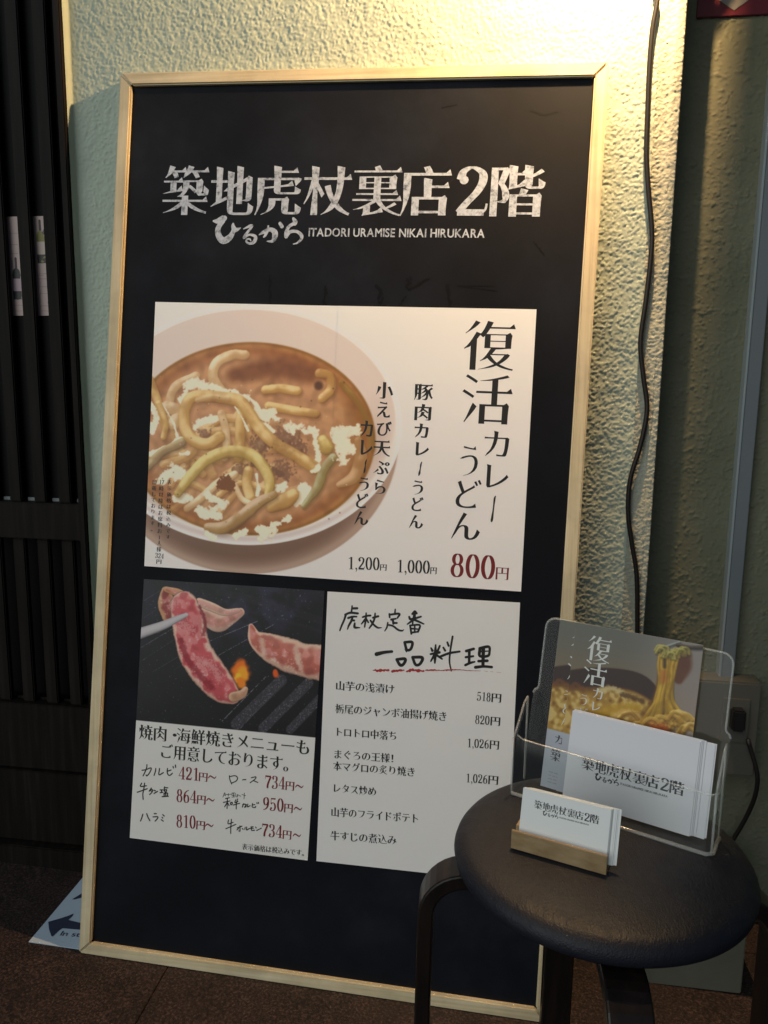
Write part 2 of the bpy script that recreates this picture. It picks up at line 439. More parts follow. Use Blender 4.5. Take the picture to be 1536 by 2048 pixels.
_gc = {}
def glyph(ch, style):
    """-> (parts [(verts2d, faces)], advance, bbox)"""
    k = (ch, style)
    if k in _gc: return _gc[k]
    if style in ('ming', 'light', 'bold') and ch in DIG:
        parts = DIG[ch](); adv = .5 if ch != ',' else .22
        if style == 'light': adv = adv
    elif ch in ' 　': parts = []; adv = .3
    else:
        if style == 'sans': cs = outline(ch)
        elif style == 'sansb': cs = ming(ch, .020, .020, 0, False)
        elif style == 'light': cs = ming(ch, .020, -.017, 1)
        elif style == 'heavy': cs = ming(ch, .040, .000)
        elif style == 'bold': cs = ming(ch, .030, -.012, 1.1)
        else: cs = ming(ch)
        parts = [fill(flatten(cs))]
        kana = 0x3040 <= ord(ch) <= 0x30ff or ord(ch) >= 0x4e00 or ch in '～・！。円'
        adv = 1.0 if kana else None
        if adv is None:
            V = parts[0][0]; adv = float(V[:, 0].max()) + .045
        if ch in '・。！': adv = .6
    allv = np.vstack([p[0] for p in parts if len(p[0])]) if parts else np.zeros((1, 2))
    bb = (allv[:, 0].min(), allv[:, 0].max(), allv[:, 1].min(), allv[:, 1].max())
    _gc[k] = (parts, adv, bb); return _gc[k]
def xf(parts, M, o): return [(v @ np.array(M).T + np.array(o), f) for v, f in parts]
def gbox(pl, C, ch, x0, x1, y0, y1, style='ming', rot=False):
    parts, adv, bb = glyph(ch, style)
    c = pl.uv(*C((x0 + x1) / 2, (y0 + y1) / 2)); w = np.linalg.norm(pl.uv(*C(x1, (y0 + y1) / 2)) - pl.uv(*C(x0, (y0 + y1) / 2)))
    h = np.linalg.norm(pl.uv(*C((x0 + x1) / 2, y0)) - pl.uv(*C((x0 + x1) / 2, y1)))
    bw, bh = bb[1] - bb[0], bb[3] - bb[2]; bc = np.array([(bb[0] + bb[1]) / 2, (bb[2] + bb[3]) / 2])
    if rot: M = np.array([[0, w / bh], [-h / bw, 0]])
    else: M = np.array([[w / bw, 0], [0, h / bh]])
    return xf(parts, M, c - M @ bc)
def hline(pl, C, text, a, b, h, style='ming', squeeze=None):
    """text whose ink spans a..b (left foot, right foot) with ideograph height h (all in picture units)"""
    G = [glyph(ch, style) for ch in text]; xs = []; x = 0
    for g in G: xs.append(x); x += g[1]
    left = G[0][2][0]; right = xs[-1] + G[-1][2][1]; A = pl.uv(*C(*a)); B = pl.uv(*C(*b)); d = B - A; Ld = np.linalg.norm(d); d /= Ld
    H = np.linalg.norm(pl.uv(*C(a[0], a[1] - h)) - A)
    cap = .90 if any(ord(c) > 0x2fff for c in text) else .70
    sy = H / cap; sx = Ld / (right - left); e2 = np.array([-d[1], d[0]]); base = .07 if cap == .90 else 0
    out = []
    for g, gx in zip(G, xs):
        M = np.array([d * sx, e2 * sy]).T; out += xf(g[0], M, A + M @ np.array([gx - left, base]))
    return out
def vline(pl, C, text, a, b, w, style='ming'):
    """vertical column, a = top centre, b = bottom centre"""
    A = pl.uv(*C(*a)); B = pl.uv(*C(*b)); n = len(text); st = (B - A) / n
    W_ = np.linalg.norm(pl.uv(*C(a[0] + w, a[1])) - A) / .92; out = []
    for i, ch in enumerate(text):
        g = glyph(ch, style); c = A + st * (i + .5); sy = min(W_, np.linalg.norm(st) / 1.0)
        M = np.diag([W_ if len(g[0]) else 0, sy]); bx = g[1] / 2
        if ch == 'ー': M = np.array([[0, sy], [-sy, 0]]); 
        out += xf(g[0], M, c - M @ np.array([bx if ch != 'ー' else .5, .38]))
    return out
def brush(pl, C, strokes, k=1.0, w=None):
    out = []
    for st in strokes:
        pts = []
        for s in st:
            ww = s[2] if len(s) > 2 else w
            p = pl.uv(*C(s[0], s[1])); q = pl.uv(*C(s[0] + ww, s[1])); pts.append((p[0], p[1], np.linalg.norm(q - p) * k))
        out += ribbon(pts)
    return out
def chars(pl, C, rows, style, material, parent, lift):
    for r in rows: mesh2d('character', pl, gbox(pl, C, *r, style), material, parent, lift)
def mesh2d(name, pl, parts, material, parent, lift=.0004):
    V = []; F = []
    for i, (v, f) in enumerate(parts):
        if not len(v): continue
        b = len(V); w = lift + (i % 12) * 1.2e-5
        V += [pl.P(p[0], p[1], w) for p in v]; F += [tuple(b + k for k in t) for t in f]
    o = link(name, V, F, material, parent)
    nv = Vector(pl.n)                                       # all prints face the reader
    me = o.data; bm = bmesh.new(); bm.from_mesh(me)
    for fc in bm.faces:
        fc.normal_update()
        if fc.normal.dot(nv) < 0: fc.normal_flip()
    bm.to_mesh(me); bm.free()
    if name not in ('character', 'white_arrow'): o['kind'] = 'stuff'             # fine print and brush marks, too small to pick apart
    return o

# ------------------------------------------------------------------ picture painting for the printed photographs on posters and flyers
def fnoise(h, w, wl, seed, aniso=1.0):
    r = np.random.default_rng(seed).standard_normal((h, w)); fy = np.fft.fftfreq(h)[:, None]; fx = np.fft.rfftfreq(w)[None, :]
    f = np.sqrt((fx * wl) ** 2 + (fy * wl * aniso) ** 2); k = np.exp(-(f * 1.0) ** 2 * 2.2) ; k[0, 0] = 0
    o = np.fft.irfft2(np.fft.rfft2(r) * k, s=(h, w)); return o / (o.std() + 1e-9)
def sm(a, b, x):
    t = np.clip((x - a) / (b - a), 0, 1); return t * t * (3 - 2 * t)
class Canvas:
    def __init__(s, pl, C, u0, u1, v0, v1, ppm, col):
        s.pl, s.C, s.u0, s.v1, s.ppm = pl, C, u0, v1, ppm
        s.w = int((u1 - u0) * ppm); s.h = int((v1 - v0) * ppm); s.a = np.ones((s.h, s.w, 3)) * np.array(col) / 255.
        s.Y, s.X = np.mgrid[0:s.h, 0:s.w].astype(float); s.rect = (u0, u1, v0, v1)
        o = s.pt(500, 500); q = s.pt(600, 500); s.k = np.hypot(q[0] - o[0], q[1] - o[1]) / 100
        s.n1 = fnoise(s.h, s.w, 9, 1); s.n2 = fnoise(s.h, s.w, 30, 2); s.n3 = fnoise(s.h, s.w, 4, 3); s.n4 = fnoise(s.h, s.w, 90, 4)
    def pt(s, x, y):
        u, v = s.pl.uv(*s.C(x, y)); return ((u - s.u0) * s.ppm, (s.v1 - v) * s.ppm)
    def mix(s, al, col):
        al = np.clip(al, 0, 1)[..., None]; col = np.asarray(col, float)
        if col.ndim == 1: col = col / 255.
        s.a = s.a * (1 - al) + col * al
    def ell(s, cx, cy, rx, ry, soft=3):
        c = s.pt(cx, cy); a = s.pt(cx + rx, cy); b = s.pt(cx, cy - ry)
        ex = np.array(a) - c; ey = np.array(b) - c; D = np.linalg.inv(np.array([ex, ey]).T)
        p = D[0, 0] * (s.X - c[0]) + D[0, 1] * (s.Y - c[1]); q = D[1, 0] * (s.X - c[0]) + D[1, 1] * (s.Y - c[1])
        return np.sqrt(p * p + q * q), p, q
    def field(s, pts, w=None, per=10, wob=.0):
        P = []
        for t in pts:
            x, y = s.pt(t[0], t[1]); P.append((x, y, (t[2] if len(t) > 2 else w) * s.k / 2))
        P = spline(P, per); Q = [P[0]]
        for p, q in zip(P[:-1], P[1:]):
            n = int(np.hypot(*(q - p)[:2]) / max(.8, .22 * min(p[2], q[2]))) + 1
            for j in range(1, n + 1): Q.append(p + (q - p) * j / n)
        P = np.array(Q); best = np.full((s.h, s.w), 9.0); sx = np.zeros((s.h, s.w)); sy = np.zeros((s.h, s.w))
        for x, y, r in P:
            r = max(r, .5); R_ = int(r * 2.0) + 2; x0, x1 = max(0, int(x) - R_), min(s.w, int(x) + R_); y0, y1 = max(0, int(y) - R_), min(s.h, int(y) + R_)
            if x0 >= x1 or y0 >= y1: continue
            dx = (s.X[y0:y1, x0:x1] - x) / r; dy = (s.Y[y0:y1, x0:x1] - y) / r; d = np.hypot(dx, dy); b = best[y0:y1, x0:x1]; mk = d < b
            b[mk] = d[mk]; sx[y0:y1, x0:x1][mk] = dx[mk]; sy[y0:y1, x0:x1][mk] = dy[mk]
        return best + wob * s.n1, sx, sy
    def noodle(s, pts, w=None, col=(178, 138, 70), hi=(226, 196, 130), lo=(96, 60, 24), al=1.0, wob=.014):
        pts = [tuple(p[:2]) + ((p[2] if len(p) > 2 else w) * .88,) for p in pts]; w = None
        d, sx, sy = s.field(pts, w, wob=wob)
        sh, _, _ = s.field([(p[0] + 8, p[1] + 14, (p[2] if len(p) > 2 else w) * 1.15) for p in pts])
        s.mix(.36 * sm(1.2, .4, sh) * al, np.array(lo) * .9)
        nz = np.sqrt(np.clip(1 - np.minimum(d, 1) ** 2, 0, 1)); lt = np.clip(-.35 * sx - .55 * sy + .62 * nz + .07 * s.n2 + .10 * s.n4 + .015 * s.n1, -1, 1)
        c = np.array(col) / 255. ; hi = np.array(hi) / 255.; lo = np.array(lo) / 255.
        t = lt[..., None]; colr = np.where(t > .35, c + (hi - c) * sm(.35, 1.0, t), lo + (c - lo) * sm(-.7, .35, t))
        s.mix(sm(1.02, .84, d) * al * (.80 + .20 * sm(-1.2, .2, s.n4 + .5 * s.n2)), colr)
        s.mix(.34 * al * np.exp(-((sy + .30 + .1 * s.n2) / .17) ** 2) * sm(.85, .6, d) * sm(-1.3, .8, s.n4 + s.n2 * .5), np.minimum(hi * 255 * 1.06, 255))
    def cream(s, pts, w, col=(250, 240, 216), amp=.33):
        d, _, _ = s.field(pts, w); e = d + amp * .38 * s.n1 + amp * .15 * s.n3 + amp * 1.0 * s.n2
        s.mix(sm(1.02, .86, e) * .96, np.array(col) * .93); s.mix(sm(.86, .5, e) * .8, col)
    def soften(s, sg):
        fy = np.fft.fftfreq(s.h)[:, None]; fx = np.fft.rfftfreq(s.w)[None, :]; k = np.exp(-2 * (math.pi * sg) ** 2 * (fx ** 2 + fy ** 2))
        for c in range(3): s.a[..., c] = np.fft.irfft2(np.fft.rfft2(s.a[..., c]) * k, s=(s.h, s.w))
    def image(s, name):
        im = bpy.data.images.new(name, s.w, s.h); a = np.ones((s.h, s.w, 4), np.float32); a[..., :3] = np.clip(s.a, 0, 1)[::-1]
        im.pixels.foreach_set(a.ravel()); im.pack(); return im
def print_mat(name, im, rough=.42):
    m = mat(name, (1, 1, 1), rough, .45); t = N(m, 'ShaderNodeTexImage'); t.image = im; t.interpolation = 'Cubic'; t.extension = 'EXTEND'
    hs = N(m, 'ShaderNodeMix', data_type='RGBA', blend_type='MULTIPLY'); hs.inputs[0].default_value = 1; hs.inputs[7].default_value = (.98, .98, .98, 1)
    L(m, t.outputs[0], hs.inputs[6]); L(m, hs.outputs[2], bsdf(m).inputs['Base Color'])
    n = noise(m, coord(m), 6, 2); bump(m, n.outputs[0], .35, .004)
    return m
def sheet(name, pl, quad, rect, material, parent=None, w0=0, w1=.0004, nu=14, nv=14, curl=0.0):
    """a thin sheet over a quad (TL, TR, BR, BL in plane coordinates) with picture coordinates taken from rect"""
    TL, TR, BR, BL = [np.array(q) for q in quad]; V = []; UV = []; F = []
    for j in range(nv + 1):
        for i in range(nu + 1):
            a, b = i / nu, j / nv; p = (TL * (1 - a) + TR * a) * (1 - b) + (BL * (1 - a) + BR * a) * b
            wv = w1 + curl * (math.sin(a * 5 + b * 3) * .5 + .5) * (a * (1 - a) * 0 + 1)
            V.append(pl.P(p[0], p[1], wv)); UV.append(((p[0] - rect[0]) / (rect[1] - rect[0]), (p[1] - rect[2]) / (rect[3] - rect[2])))
    k = nu + 1
    for j in range(nv):
        for i in range(nu): F.append((j * k + i, (j + 1) * k + i, (j + 1) * k + i + 1, j * k + i + 1))
    n = len(V); ring = [i for i in range(nu + 1)] + [j * k + nu for j in range(1, nv + 1)] + [nv * k + i for i in range(nu - 1, -1, -1)] + [j * k for j in range(nv - 1, 0, -1)]
    for r in ring:
        V.append(np.array(V[r]) + pl.n * (w0 - w1)); UV.append(UV[r])
    for i in range(len(ring)): F.append((ring[i], ring[(i + 1) % len(ring)], n + (i + 1) % len(ring), n + i))
    return link(name, V, F, material, parent, uvs=UV)

# ================================================================== THE PLACE
SLOPE = -0.0237                                              # the street floor falls to the right
def fz(x): return SLOPE * x
FLOOR = Plane((0, 0, 0), (1, 0, SLOPE), (0, 1, 0))
WY = 0.216                                                  # main wall face
WALLP = Plane((0, WY, 0), (1, 0, 0), (0, 0, 1))
RY = 0.308                                                  # recessed wall face
def I(x, y): return (x, y)

# ---- floor: tiles with joints
floor = meta(box('floor', -3, 4, -4, 1.2, -.32, -.30, M_GROUT), kind='structure')
gv = [(-3, -4), (4, -4), (4, 1.2), (-3, 1.2)]
link('grout_bed', [(x, y, fz(x) - .004) for x, y in gv], [(0, 1, 2, 3)], M_GROUT, floor)
jx = FLOOR.hit(272, 2046)[0]; ts = .60; tm = None
for i in range(-4, 5):
    for j in range(-6, 3):
        if tm is None:
            g = .0007; o = slab('floor_tile', Plane((0, 0, 0), (1, 0, SLOPE), (0, 1, 0)), [(g, g), (ts - g, g), (ts - g, ts - g), (g, ts - g)], -.008, 0, M_FLOOR, floor, .0008); tm = o.data
        else:
            o = bpy.data.objects.new('floor_tile', tm); COL.objects.link(o); o.parent = floor
        x = jx + i * ts; o.location = (x, .205 - ts + j * ts, fz(x))

# ---- plaster walls with real trowelled relief
def relief(nx, nz, step, seed, kind):
    if kind == 'trowel':
        a = fnoise(nz, nx, .0046 / step, seed); b = fnoise(nz, nx, .0028 / step, seed + 1); big = fnoise(nz, nx, .05 / step, seed + 2)
        w = fnoise(nz, nx, .014 / step, seed + 3)
        h = sm(-.5, .05, a + .4 * b + .35 * w) * .00036 + sm(.35, 1.0, b + .5 * a + .3 * w) * .00034 + b * .0001 + big * .0003
        return h
    if kind == 'sand':
        a = fnoise(nz, nx, .0022 / step * 1.3, seed); b = fnoise(nz, nx, .006 / step, seed + 1); big = fnoise(nz, nx, .09 / step, seed + 2)
        return a * .0003 + b * .00018 + big * .0006
    a = fnoise(nz, nx, .0075 / step, seed); b = fnoise(nz, nx, .0035 / step, seed + 1, .7)
    return sm(.75, 1.6, a) * .0008 + sm(.9, 1.8, b + .3 * a) * .0009 + b * .0001
def relief_wall(name, x0, x1, z0, z1, y, step, seed, kind, material, parent=None, edge=None, drop=None):
    nx = int((x1 - x0) / step) + 1; nz = int((z1 - z0) / step) + 1
    h = relief(nx, nz, step, seed, kind); X, Z = np.meshgrid(np.linspace(x0, x1, nx), np.linspace(z0, z1, nz))
    if edge: h = edge(X, Z, h)
    V = np.stack([X, y - h, Z], -1).reshape(-1, 3); i = np.arange((nx - 1) * (nz - 1)); r, c = i // (nx - 1), i % (nx - 1); b = r * nx + c
    F = np.stack([b, b + 1, b + nx + 1, b + nx], -1)
    if drop is not None:                                    # leave out what the board always covers
        F = F[~drop(V[b, 0], V[b, 2])]; used = np.unique(F); mp = np.zeros(len(V), int); mp[used] = np.arange(len(used)); V = V[used]; F = mp[F]
    me = bpy.data.meshes.new(name); me.vertices.add(len(V)); me.vertices.foreach_set('co', V.ravel())
    me.loops.add(len(F) * 4); me.loops.foreach_set('vertex_index', F.ravel()); me.polygons.add(len(F))
    me.polygons.foreach_set('loop_start', np.arange(len(F)) * 4); me.polygons.foreach_set('use_smooth', [True] * len(F))
    me.update(); me.validate(); me.materials.append(material)
    o = bpy.data.objects.new(name, me); COL.objects.link(o)
    if parent: o.parent = parent
    return o
DX = -0.062; CX = 0.875; SX = 0.838
wall = empty('stucco_wall', (0, 0, 0), 'cream trowelled stucco wall behind the leaning menu blackboard', 'wall')
def bead(X, Z, h):                                          # plaster built up where it meets the door post and the smooth corner strip
    return h * (.35 + .65 * sm(0, .03, X - DX)) + .010 * sm(.006, 0.0, X - DX) ** 1.3
relief_wall('stucco_face', DX, SX, -.06, 1.62, WY, .00145, 20, 'trowel', M_WALL, wall, bead, lambda x, z: (x > .16) & (x < .62) & (z < 1.28))
def ragged(X, Z, h):
    e = .0035 * np.interp(Z[:, 0], np.linspace(-.06, 1.62, 60), RNG.standard_normal(60))[:, None] * 0
    cr = np.exp(-((X - .8625 - .0018 * np.sin(Z * 23) - .001 * np.sin(Z * 61)) / .0009) ** 2) * sm(1.05, .8, Z)
    return h + .0022 * sm(.854, .862, X) - .0016 * cr - .012 * sm(CX - .004, CX, X) ** 2
relief_wall('corner_strip', SX, CX, -.06, 1.62, WY - .0005, .0012, 40, 'sand', M_STRIP, wall, ragged)
box('upper_wall', DX, CX, WY, WY + .2, 1.62, 2.7, M_WALL, wall)
box('wall_core', DX + .001, CX - .001, WY + .006, WY + .2, -.1, 1.6195, M_WALL, wall)
place_root(wall, (.4, WY, 0))
rw = empty('recessed_wall', (0, 0, 0), 'olive stucco wall with shade in its colour, set back beyond the lit corner', 'wall')
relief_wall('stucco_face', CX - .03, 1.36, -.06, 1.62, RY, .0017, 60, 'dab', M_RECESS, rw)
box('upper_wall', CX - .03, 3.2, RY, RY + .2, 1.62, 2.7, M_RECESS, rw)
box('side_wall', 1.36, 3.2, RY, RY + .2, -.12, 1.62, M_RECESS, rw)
place_root(rw, (1.1, RY, 0))

# ---- slatted wooden door at the left
door = empty('slatted_door', (0, 0, 0), 'dark slatted wooden door with narrow glazed gaps left of the blackboard', 'door')
box('door_backing', -1.02, DX - .012, .262, .27, fz(0), 2.5, M_DARKPANEL, door)
box('door_post', -.0745, DX - .001, .198, .262, -.02, 2.5, M_DARKWOOD, door, .0015)
zt, zm0, zm1, zb = 2.3, .688, .622, .315
for n_, a, b in (('top_rail', zt, 2.5), ('middle_rail', zm1 + .002, zm0), ('bottom_rail', .188, zb), ('kick_board', .045, .186)):
    box(n_, -1.0, -.0755, .212 if n_ != 'kick_board' else .206, .262, a, b, M_DARKWOOD, door, .0015)
box('door_sill', -1.0, -.0755, .190, .262, -.01, .043, M_DARKWOOD, door, .002)
sl = {}
for k in range(20):
    xc = -.087 - .0465 * k - .0258
    for a, b, key in ((zm0, zt, 'u'), (zb, zm1, 'l')):
        if key not in sl:
            o = box('slat', -.0115, .0115, .222, .2335, a, b, M_DARKWOOD, door, .002); sl[key] = o.data
        else:
            o = bpy.data.objects.new('slat', sl[key]); COL.objects.link(o); o.parent = door
        o.location.x = xc
        if key == 'l' and k < 6 or key == 'u' and k < 6:
            pass
for k in range(6):
    xc = -.087 - .0465 * k
    box('glass_bead', xc - .0097, xc + .0097, .2340, .2368, zm0 + .0003, zm0 + .006, M_TRUNK, door)
    box('glass_bead', xc - .0097, xc + .0097, .2340, .2368, zb + .0003, zb + .005, M_DARKWOOD, door)
box('glass_pane', -1.0, -.0755, .2370, .2390, zm0, zt, M_DARKPANEL, door)
box('edge_glint', -.0785, -.0772, .2105, .2115, .965, 1.038, M_TRUNKHI, door)  # thin pale bar painted in for the glint on the post edge
place_root(door, (-.5, .24, 0))

# wine list seen through two of the gaps
WP = Plane((0, .2355, 0), (1, 0, 0), (0, 0, 1)); CW = crop(0, 420, 8.9)
wu0, wu1 = WP.uv(*CW(120, 500))[0] - .003, WP.uv(*CW(830, 500))[0]; wv1 = WP.uv(*CW(700, 108))[1]; wv0 = WP.uv(*CW(800, 1880))[1]
cw = Canvas(WP, CW, wu0, wu1 + .012, wv0, wv1, 6000, (196, 172, 165))
def bottle(cx, y0, y1, body, lab, tone, slant=.055):
    f = lambda y: cx + (y - y0) * slant; h = y1 - y0
    for (a, b, w, c) in ((0, .28, 46, (52, 34, 34)), (.30, .95, 150, body)):
        d, sx, _ = cw.field([(f(y0 + h * a), y0 + h * a + (w * .25), w * .9), (f(y0 + h * b), y0 + h * b - w * .25, w)]); cw.mix(sm(1.02, .92, d), c)
        cw.mix(sm(1, .9, d) * .25 * sm(.1, .6, -sx), (200, 190, 180))
    d, _, _ = cw.field([(f(y0 + h * .27), y0 + h * .27, 44), (f(y0 + h * .40), y0 + h * .42, 150)]); cw.mix(sm(1.02, .92, d), body)
    q0 = cw.pt(f(y0 + h * .5) - 76, y0 + h * .50); q1 = cw.pt(f(y0 + h * .8) + 76, y0 + h * .80)
    mk = (cw.X > q0[0]) & (cw.X < q1[0]) & (cw.Y > q0[1]) & (cw.Y < q1[1]); cw.mix(mk * .97, lab)
    q0 = cw.pt(f(y0 + h * .8) - 74, y0 + h * .80); q1 = cw.pt(f(y0 + h) + 74, y0 + h)
    mk = (cw.X > q0[0]) & (cw.X < q1[0]) & (cw.Y > q0[1]) & (cw.Y < q1[1]); cw.mix(mk * .95 * sm(-2, 0, cw.n2), tone)
bottle(275, 850, 1590, (34, 36, 38), (196, 168, 178), (30, 28, 30))
bottle(700, 180, 945, (134, 128, 58), (205, 186, 176), (40, 38, 36))
for yy, xx in [(410, 235), (610, 240), (1690, 320), (1790, 330), (1130, 760), (1160, 700), (1220, 760), (1360, 770), (1480, 780), (1700, 790), (1790, 800), (770, 250)]:
    a = cw.pt(xx - 75, yy); b = cw.pt(xx + 75, yy + 7)
    mk = (cw.X > a[0]) & (cw.X < b[0]) & (cw.Y > a[1]) & (cw.Y < b[1]); cw.mix(mk * (.45 + .25 * (cw.n3 > 0)), (130, 100, 95))
d, _, _ = cw.field([(900, 1650, 110)] * 2); cw.mix(sm(1, .9, d) * .8, (45, 38, 36))
d, _, _ = cw.field([(800, 350, 60), (780, 400, 70)]); cw.mix(sm(1, .8, d) * .75, (58, 46, 60))
M_WINE = print_mat('wine_list_print', cw.image('wine_list_print'))
wl = sheet('wine_list_poster', WP, [(wu0, wv1), (wu1, wv1), (wu1, wv0), (wu0, wv0)], cw.rect, M_WINE, None, -.0006, .0)
meta(wl, 'wine list with bottle pictures seen through the door slats', 'poster')

# ---- menu board leaning on the wall
eps, lean, by = -0.0237, 0.1424, -0.0034
def rz(v, g): return np.array([v[0] * math.cos(g) - v[1] * math.sin(g), v[0] * math.sin(g) + v[1] * math.cos(g), v[2]])
_u = rz(np.array([math.cos(eps), math.sin(eps) * math.sin(lean), math.sin(eps) * math.cos(lean)]), by)
_v = rz(np.array([-math.sin(eps), math.cos(eps) * math.sin(lean), math.cos(eps) * math.cos(lean)]), by)
BP = Plane((0, 0, 0), _u, _v); BW, BH = .735, 1.3843        # front of the frame
DEP = .0065; FR = BP.shift(-DEP)                            # black face, set behind the frame
board = empty('menu_blackboard', (0, 0, 0), 'tall black menu board in a pale wood frame leaning on the stucco wall', 'blackboard')
fw = .0195
def rail(name, poly, m_):
    o = slab(name, BP, poly, -.024, 0, m_, board); bevel(o, .0022, 2); return o
g = .0004
o = rail('frame_top', [(g, BH), (fw + g, BH - fw), (BW - fw - g, BH - fw), (BW - g, BH)], M_PINE_H)
o = rail('frame_bottom', [(g, 0), (BW - g, 0), (BW - fw - g, fw), (fw + g, fw)], M_PINE_H)
o = rail('frame_side', [(0, g), (fw, fw + g), (fw, BH - fw - g), (0, BH - g)], M_PINE_V)
o = rail('frame_side', [(BW, g), (BW, BH - g), (BW - fw, BH - fw - g), (BW - fw, fw + g)], M_PINE_V)
slab('board_face', BP, [(fw - .002, fw - .002), (BW - fw + .002, fw - .002), (BW - fw + .002, BH - fw + .002), (fw - .002, BH - fw + .002)], -.018, -DEP, M_BOARD, board)

# wiped marks on the black surface (stain shapes with their own outlines)
C1 = crop(200, 100, 1.4629)
def blot(C, pts, w, seed):
    r = random.Random(seed); out = []
    for k in range(len(pts) - 1):
        (x0, y0), (x1, y1) = pts[k], pts[k + 1]
        for t in range(6):
            a = t / 6; out.append([(x0 + (x1 - x0) * a + r.uniform(-w, w) * .3, y0 + (y1 - y0) * a, w * r.uniform(.2, .5)), (x0 + (x1 - x0) * (a + .2) + r.uniform(-w, w) * .3, y0 + (y1 - y0) * (a + .2), w * r.uniform(.1, .35))])
    return out
drips = []
for pts, w in (([(815, 690), (825, 760)], 14), ([(905, 665), (900, 700), (925, 690), (960, 670)], 9), ([(1020, 690), (1030, 760)], 12), ([(1050, 690), (1160, 705)], 5), ([(1045, 690), (1150, 690)], 5), ([(660, 690), (655, 755)], 9), ([(495, 660), (500, 750)], 7), ([(895, 720), (870, 755)], 6), ([(1255, 175), (1300, 190), (1340, 180)], 9), ([(1000, 170), (1040, 160)], 5), ([(1270, 560), (1300, 600)], 5)):
    drips += blot(C1, pts, w * 2.1, int(w * 7 + pts[0][0]))
mesh2d('wipe_mark', FR, brush(FR, C1, drips), M_SMEAR_D, board, .00012)
hair = []
rr = random.Random(4)
for x, y, n_, dx in ((1080, 420, 9, 60), (960, 330, 7, 45), (1190, 470, 6, 40), (1290, 590, 4, 20)):
    for k in range(n_):
        a = x + rr.uniform(-70, 70); b = y + rr.uniform(-60, 60); hair.append([(a, b, 1.0), (a - dx * rr.uniform(.4, 1), b + dx * rr.uniform(.4, .9), .5)])
mesh2d('scratch', FR, brush(FR, C1, hair), M_SMEAR, board, .0001)

# white lettering printed on the board
TITLE = [('築', 326, 417.5, 331, 430), ('地', 421.5, 508, 332, 430), ('虎', 511, 603.5, 331.5, 431), ('杖', 607.5, 703, 332, 431), ('裏', 705.5, 804, 331, 432),
         ('店', 801.5, 902, 332, 432.5), ('2', 912, 977, 333, 431.5), ('階', 981, 1090, 330, 433.5)]
tp = []
for ch, x0, x1, y0, y1 in TITLE: tp += gbox(FR, I, ch, x0, x1, y0, y1, 'bold')
CA = crop(415, 430, 7.68)
HIRU = [[(95, 95, 30), (160, 95, 80), (240, 60, 100), (262, 50, 80)], [(240, 90, 70), (175, 180, 75), (160, 260, 85), (190, 350, 95), (250, 395, 100), (330, 355, 95), (385, 280, 70), (400, 220, 55)], [(395, 135, 30), (395, 180, 60), (430, 230, 70), (510, 200, 12)],
        [(555, 215, 14), (640, 175, 40), (685, 165, 40), (660, 210, 38), (590, 300, 40), (560, 350, 42)], [(565, 350, 36), (640, 305, 30), (720, 320, 45), (740, 360, 55), (710, 420, 50), (650, 440, 34), (600, 415, 30), (605, 375, 26), (650, 370, 22), (665, 395, 20)],
        [(795, 305, 14), (860, 265, 50), (960, 225, 60), (1030, 260, 85), (1035, 330, 85), (1000, 400, 50), (915, 405, 14)], [(935, 170, 24), (925, 230, 45), (890, 310, 40), (865, 340, 24)], [(1115, 130, 50), (1145, 180, 55)],
        [(1320, 55, 40), (1345, 100, 70), (1340, 130, 70)], [(1330, 130, 50), (1250, 180, 50), (1215, 260, 60), (1210, 330, 60), (1215, 340, 40)], [(1220, 320, 50), (1270, 260, 50), (1370, 255, 45), (1440, 310, 55), (1440, 370, 45), (1380, 430, 28), (1315, 448, 10)]]
hp = brush(FR, CA, HIRU)
lp = hline(FR, C1, 'ITADORI URAMISE NIKAI HIRUKARA', (610, 545), (1125, 549), 24, 'sansb')
chars(FR, I, TITLE, 'bold', M_CHALK, board, .0003)
mesh2d('brush_lettering', FR, hp, M_CHALK, board, .0003)
mesh2d('latin_lettering', FR, lp, M_CHALK, board, .0003)
place_root(board, (.37, 0, fz(.37)))
LA, LB = FR.uv(326, 430), FR.uv(1090, 433)                   # foot line of the title, for reuse on cards
def logo_on(pl, a, b, tall=1.0):
    d0 = LB - LA; d1 = np.array(b) - np.array(a); k = np.linalg.norm(d1) / np.linalg.norm(d0)
    t = math.atan2(d1[1], d1[0]) - math.atan2(d0[1], d0[0]); R_ = np.array([[math.cos(t), -math.sin(t)], [math.sin(t), math.cos(t)]]) * k
    return [xf(p, R_, np.array(a) - R_ @ LA) for p in (tp, hp, lp)]

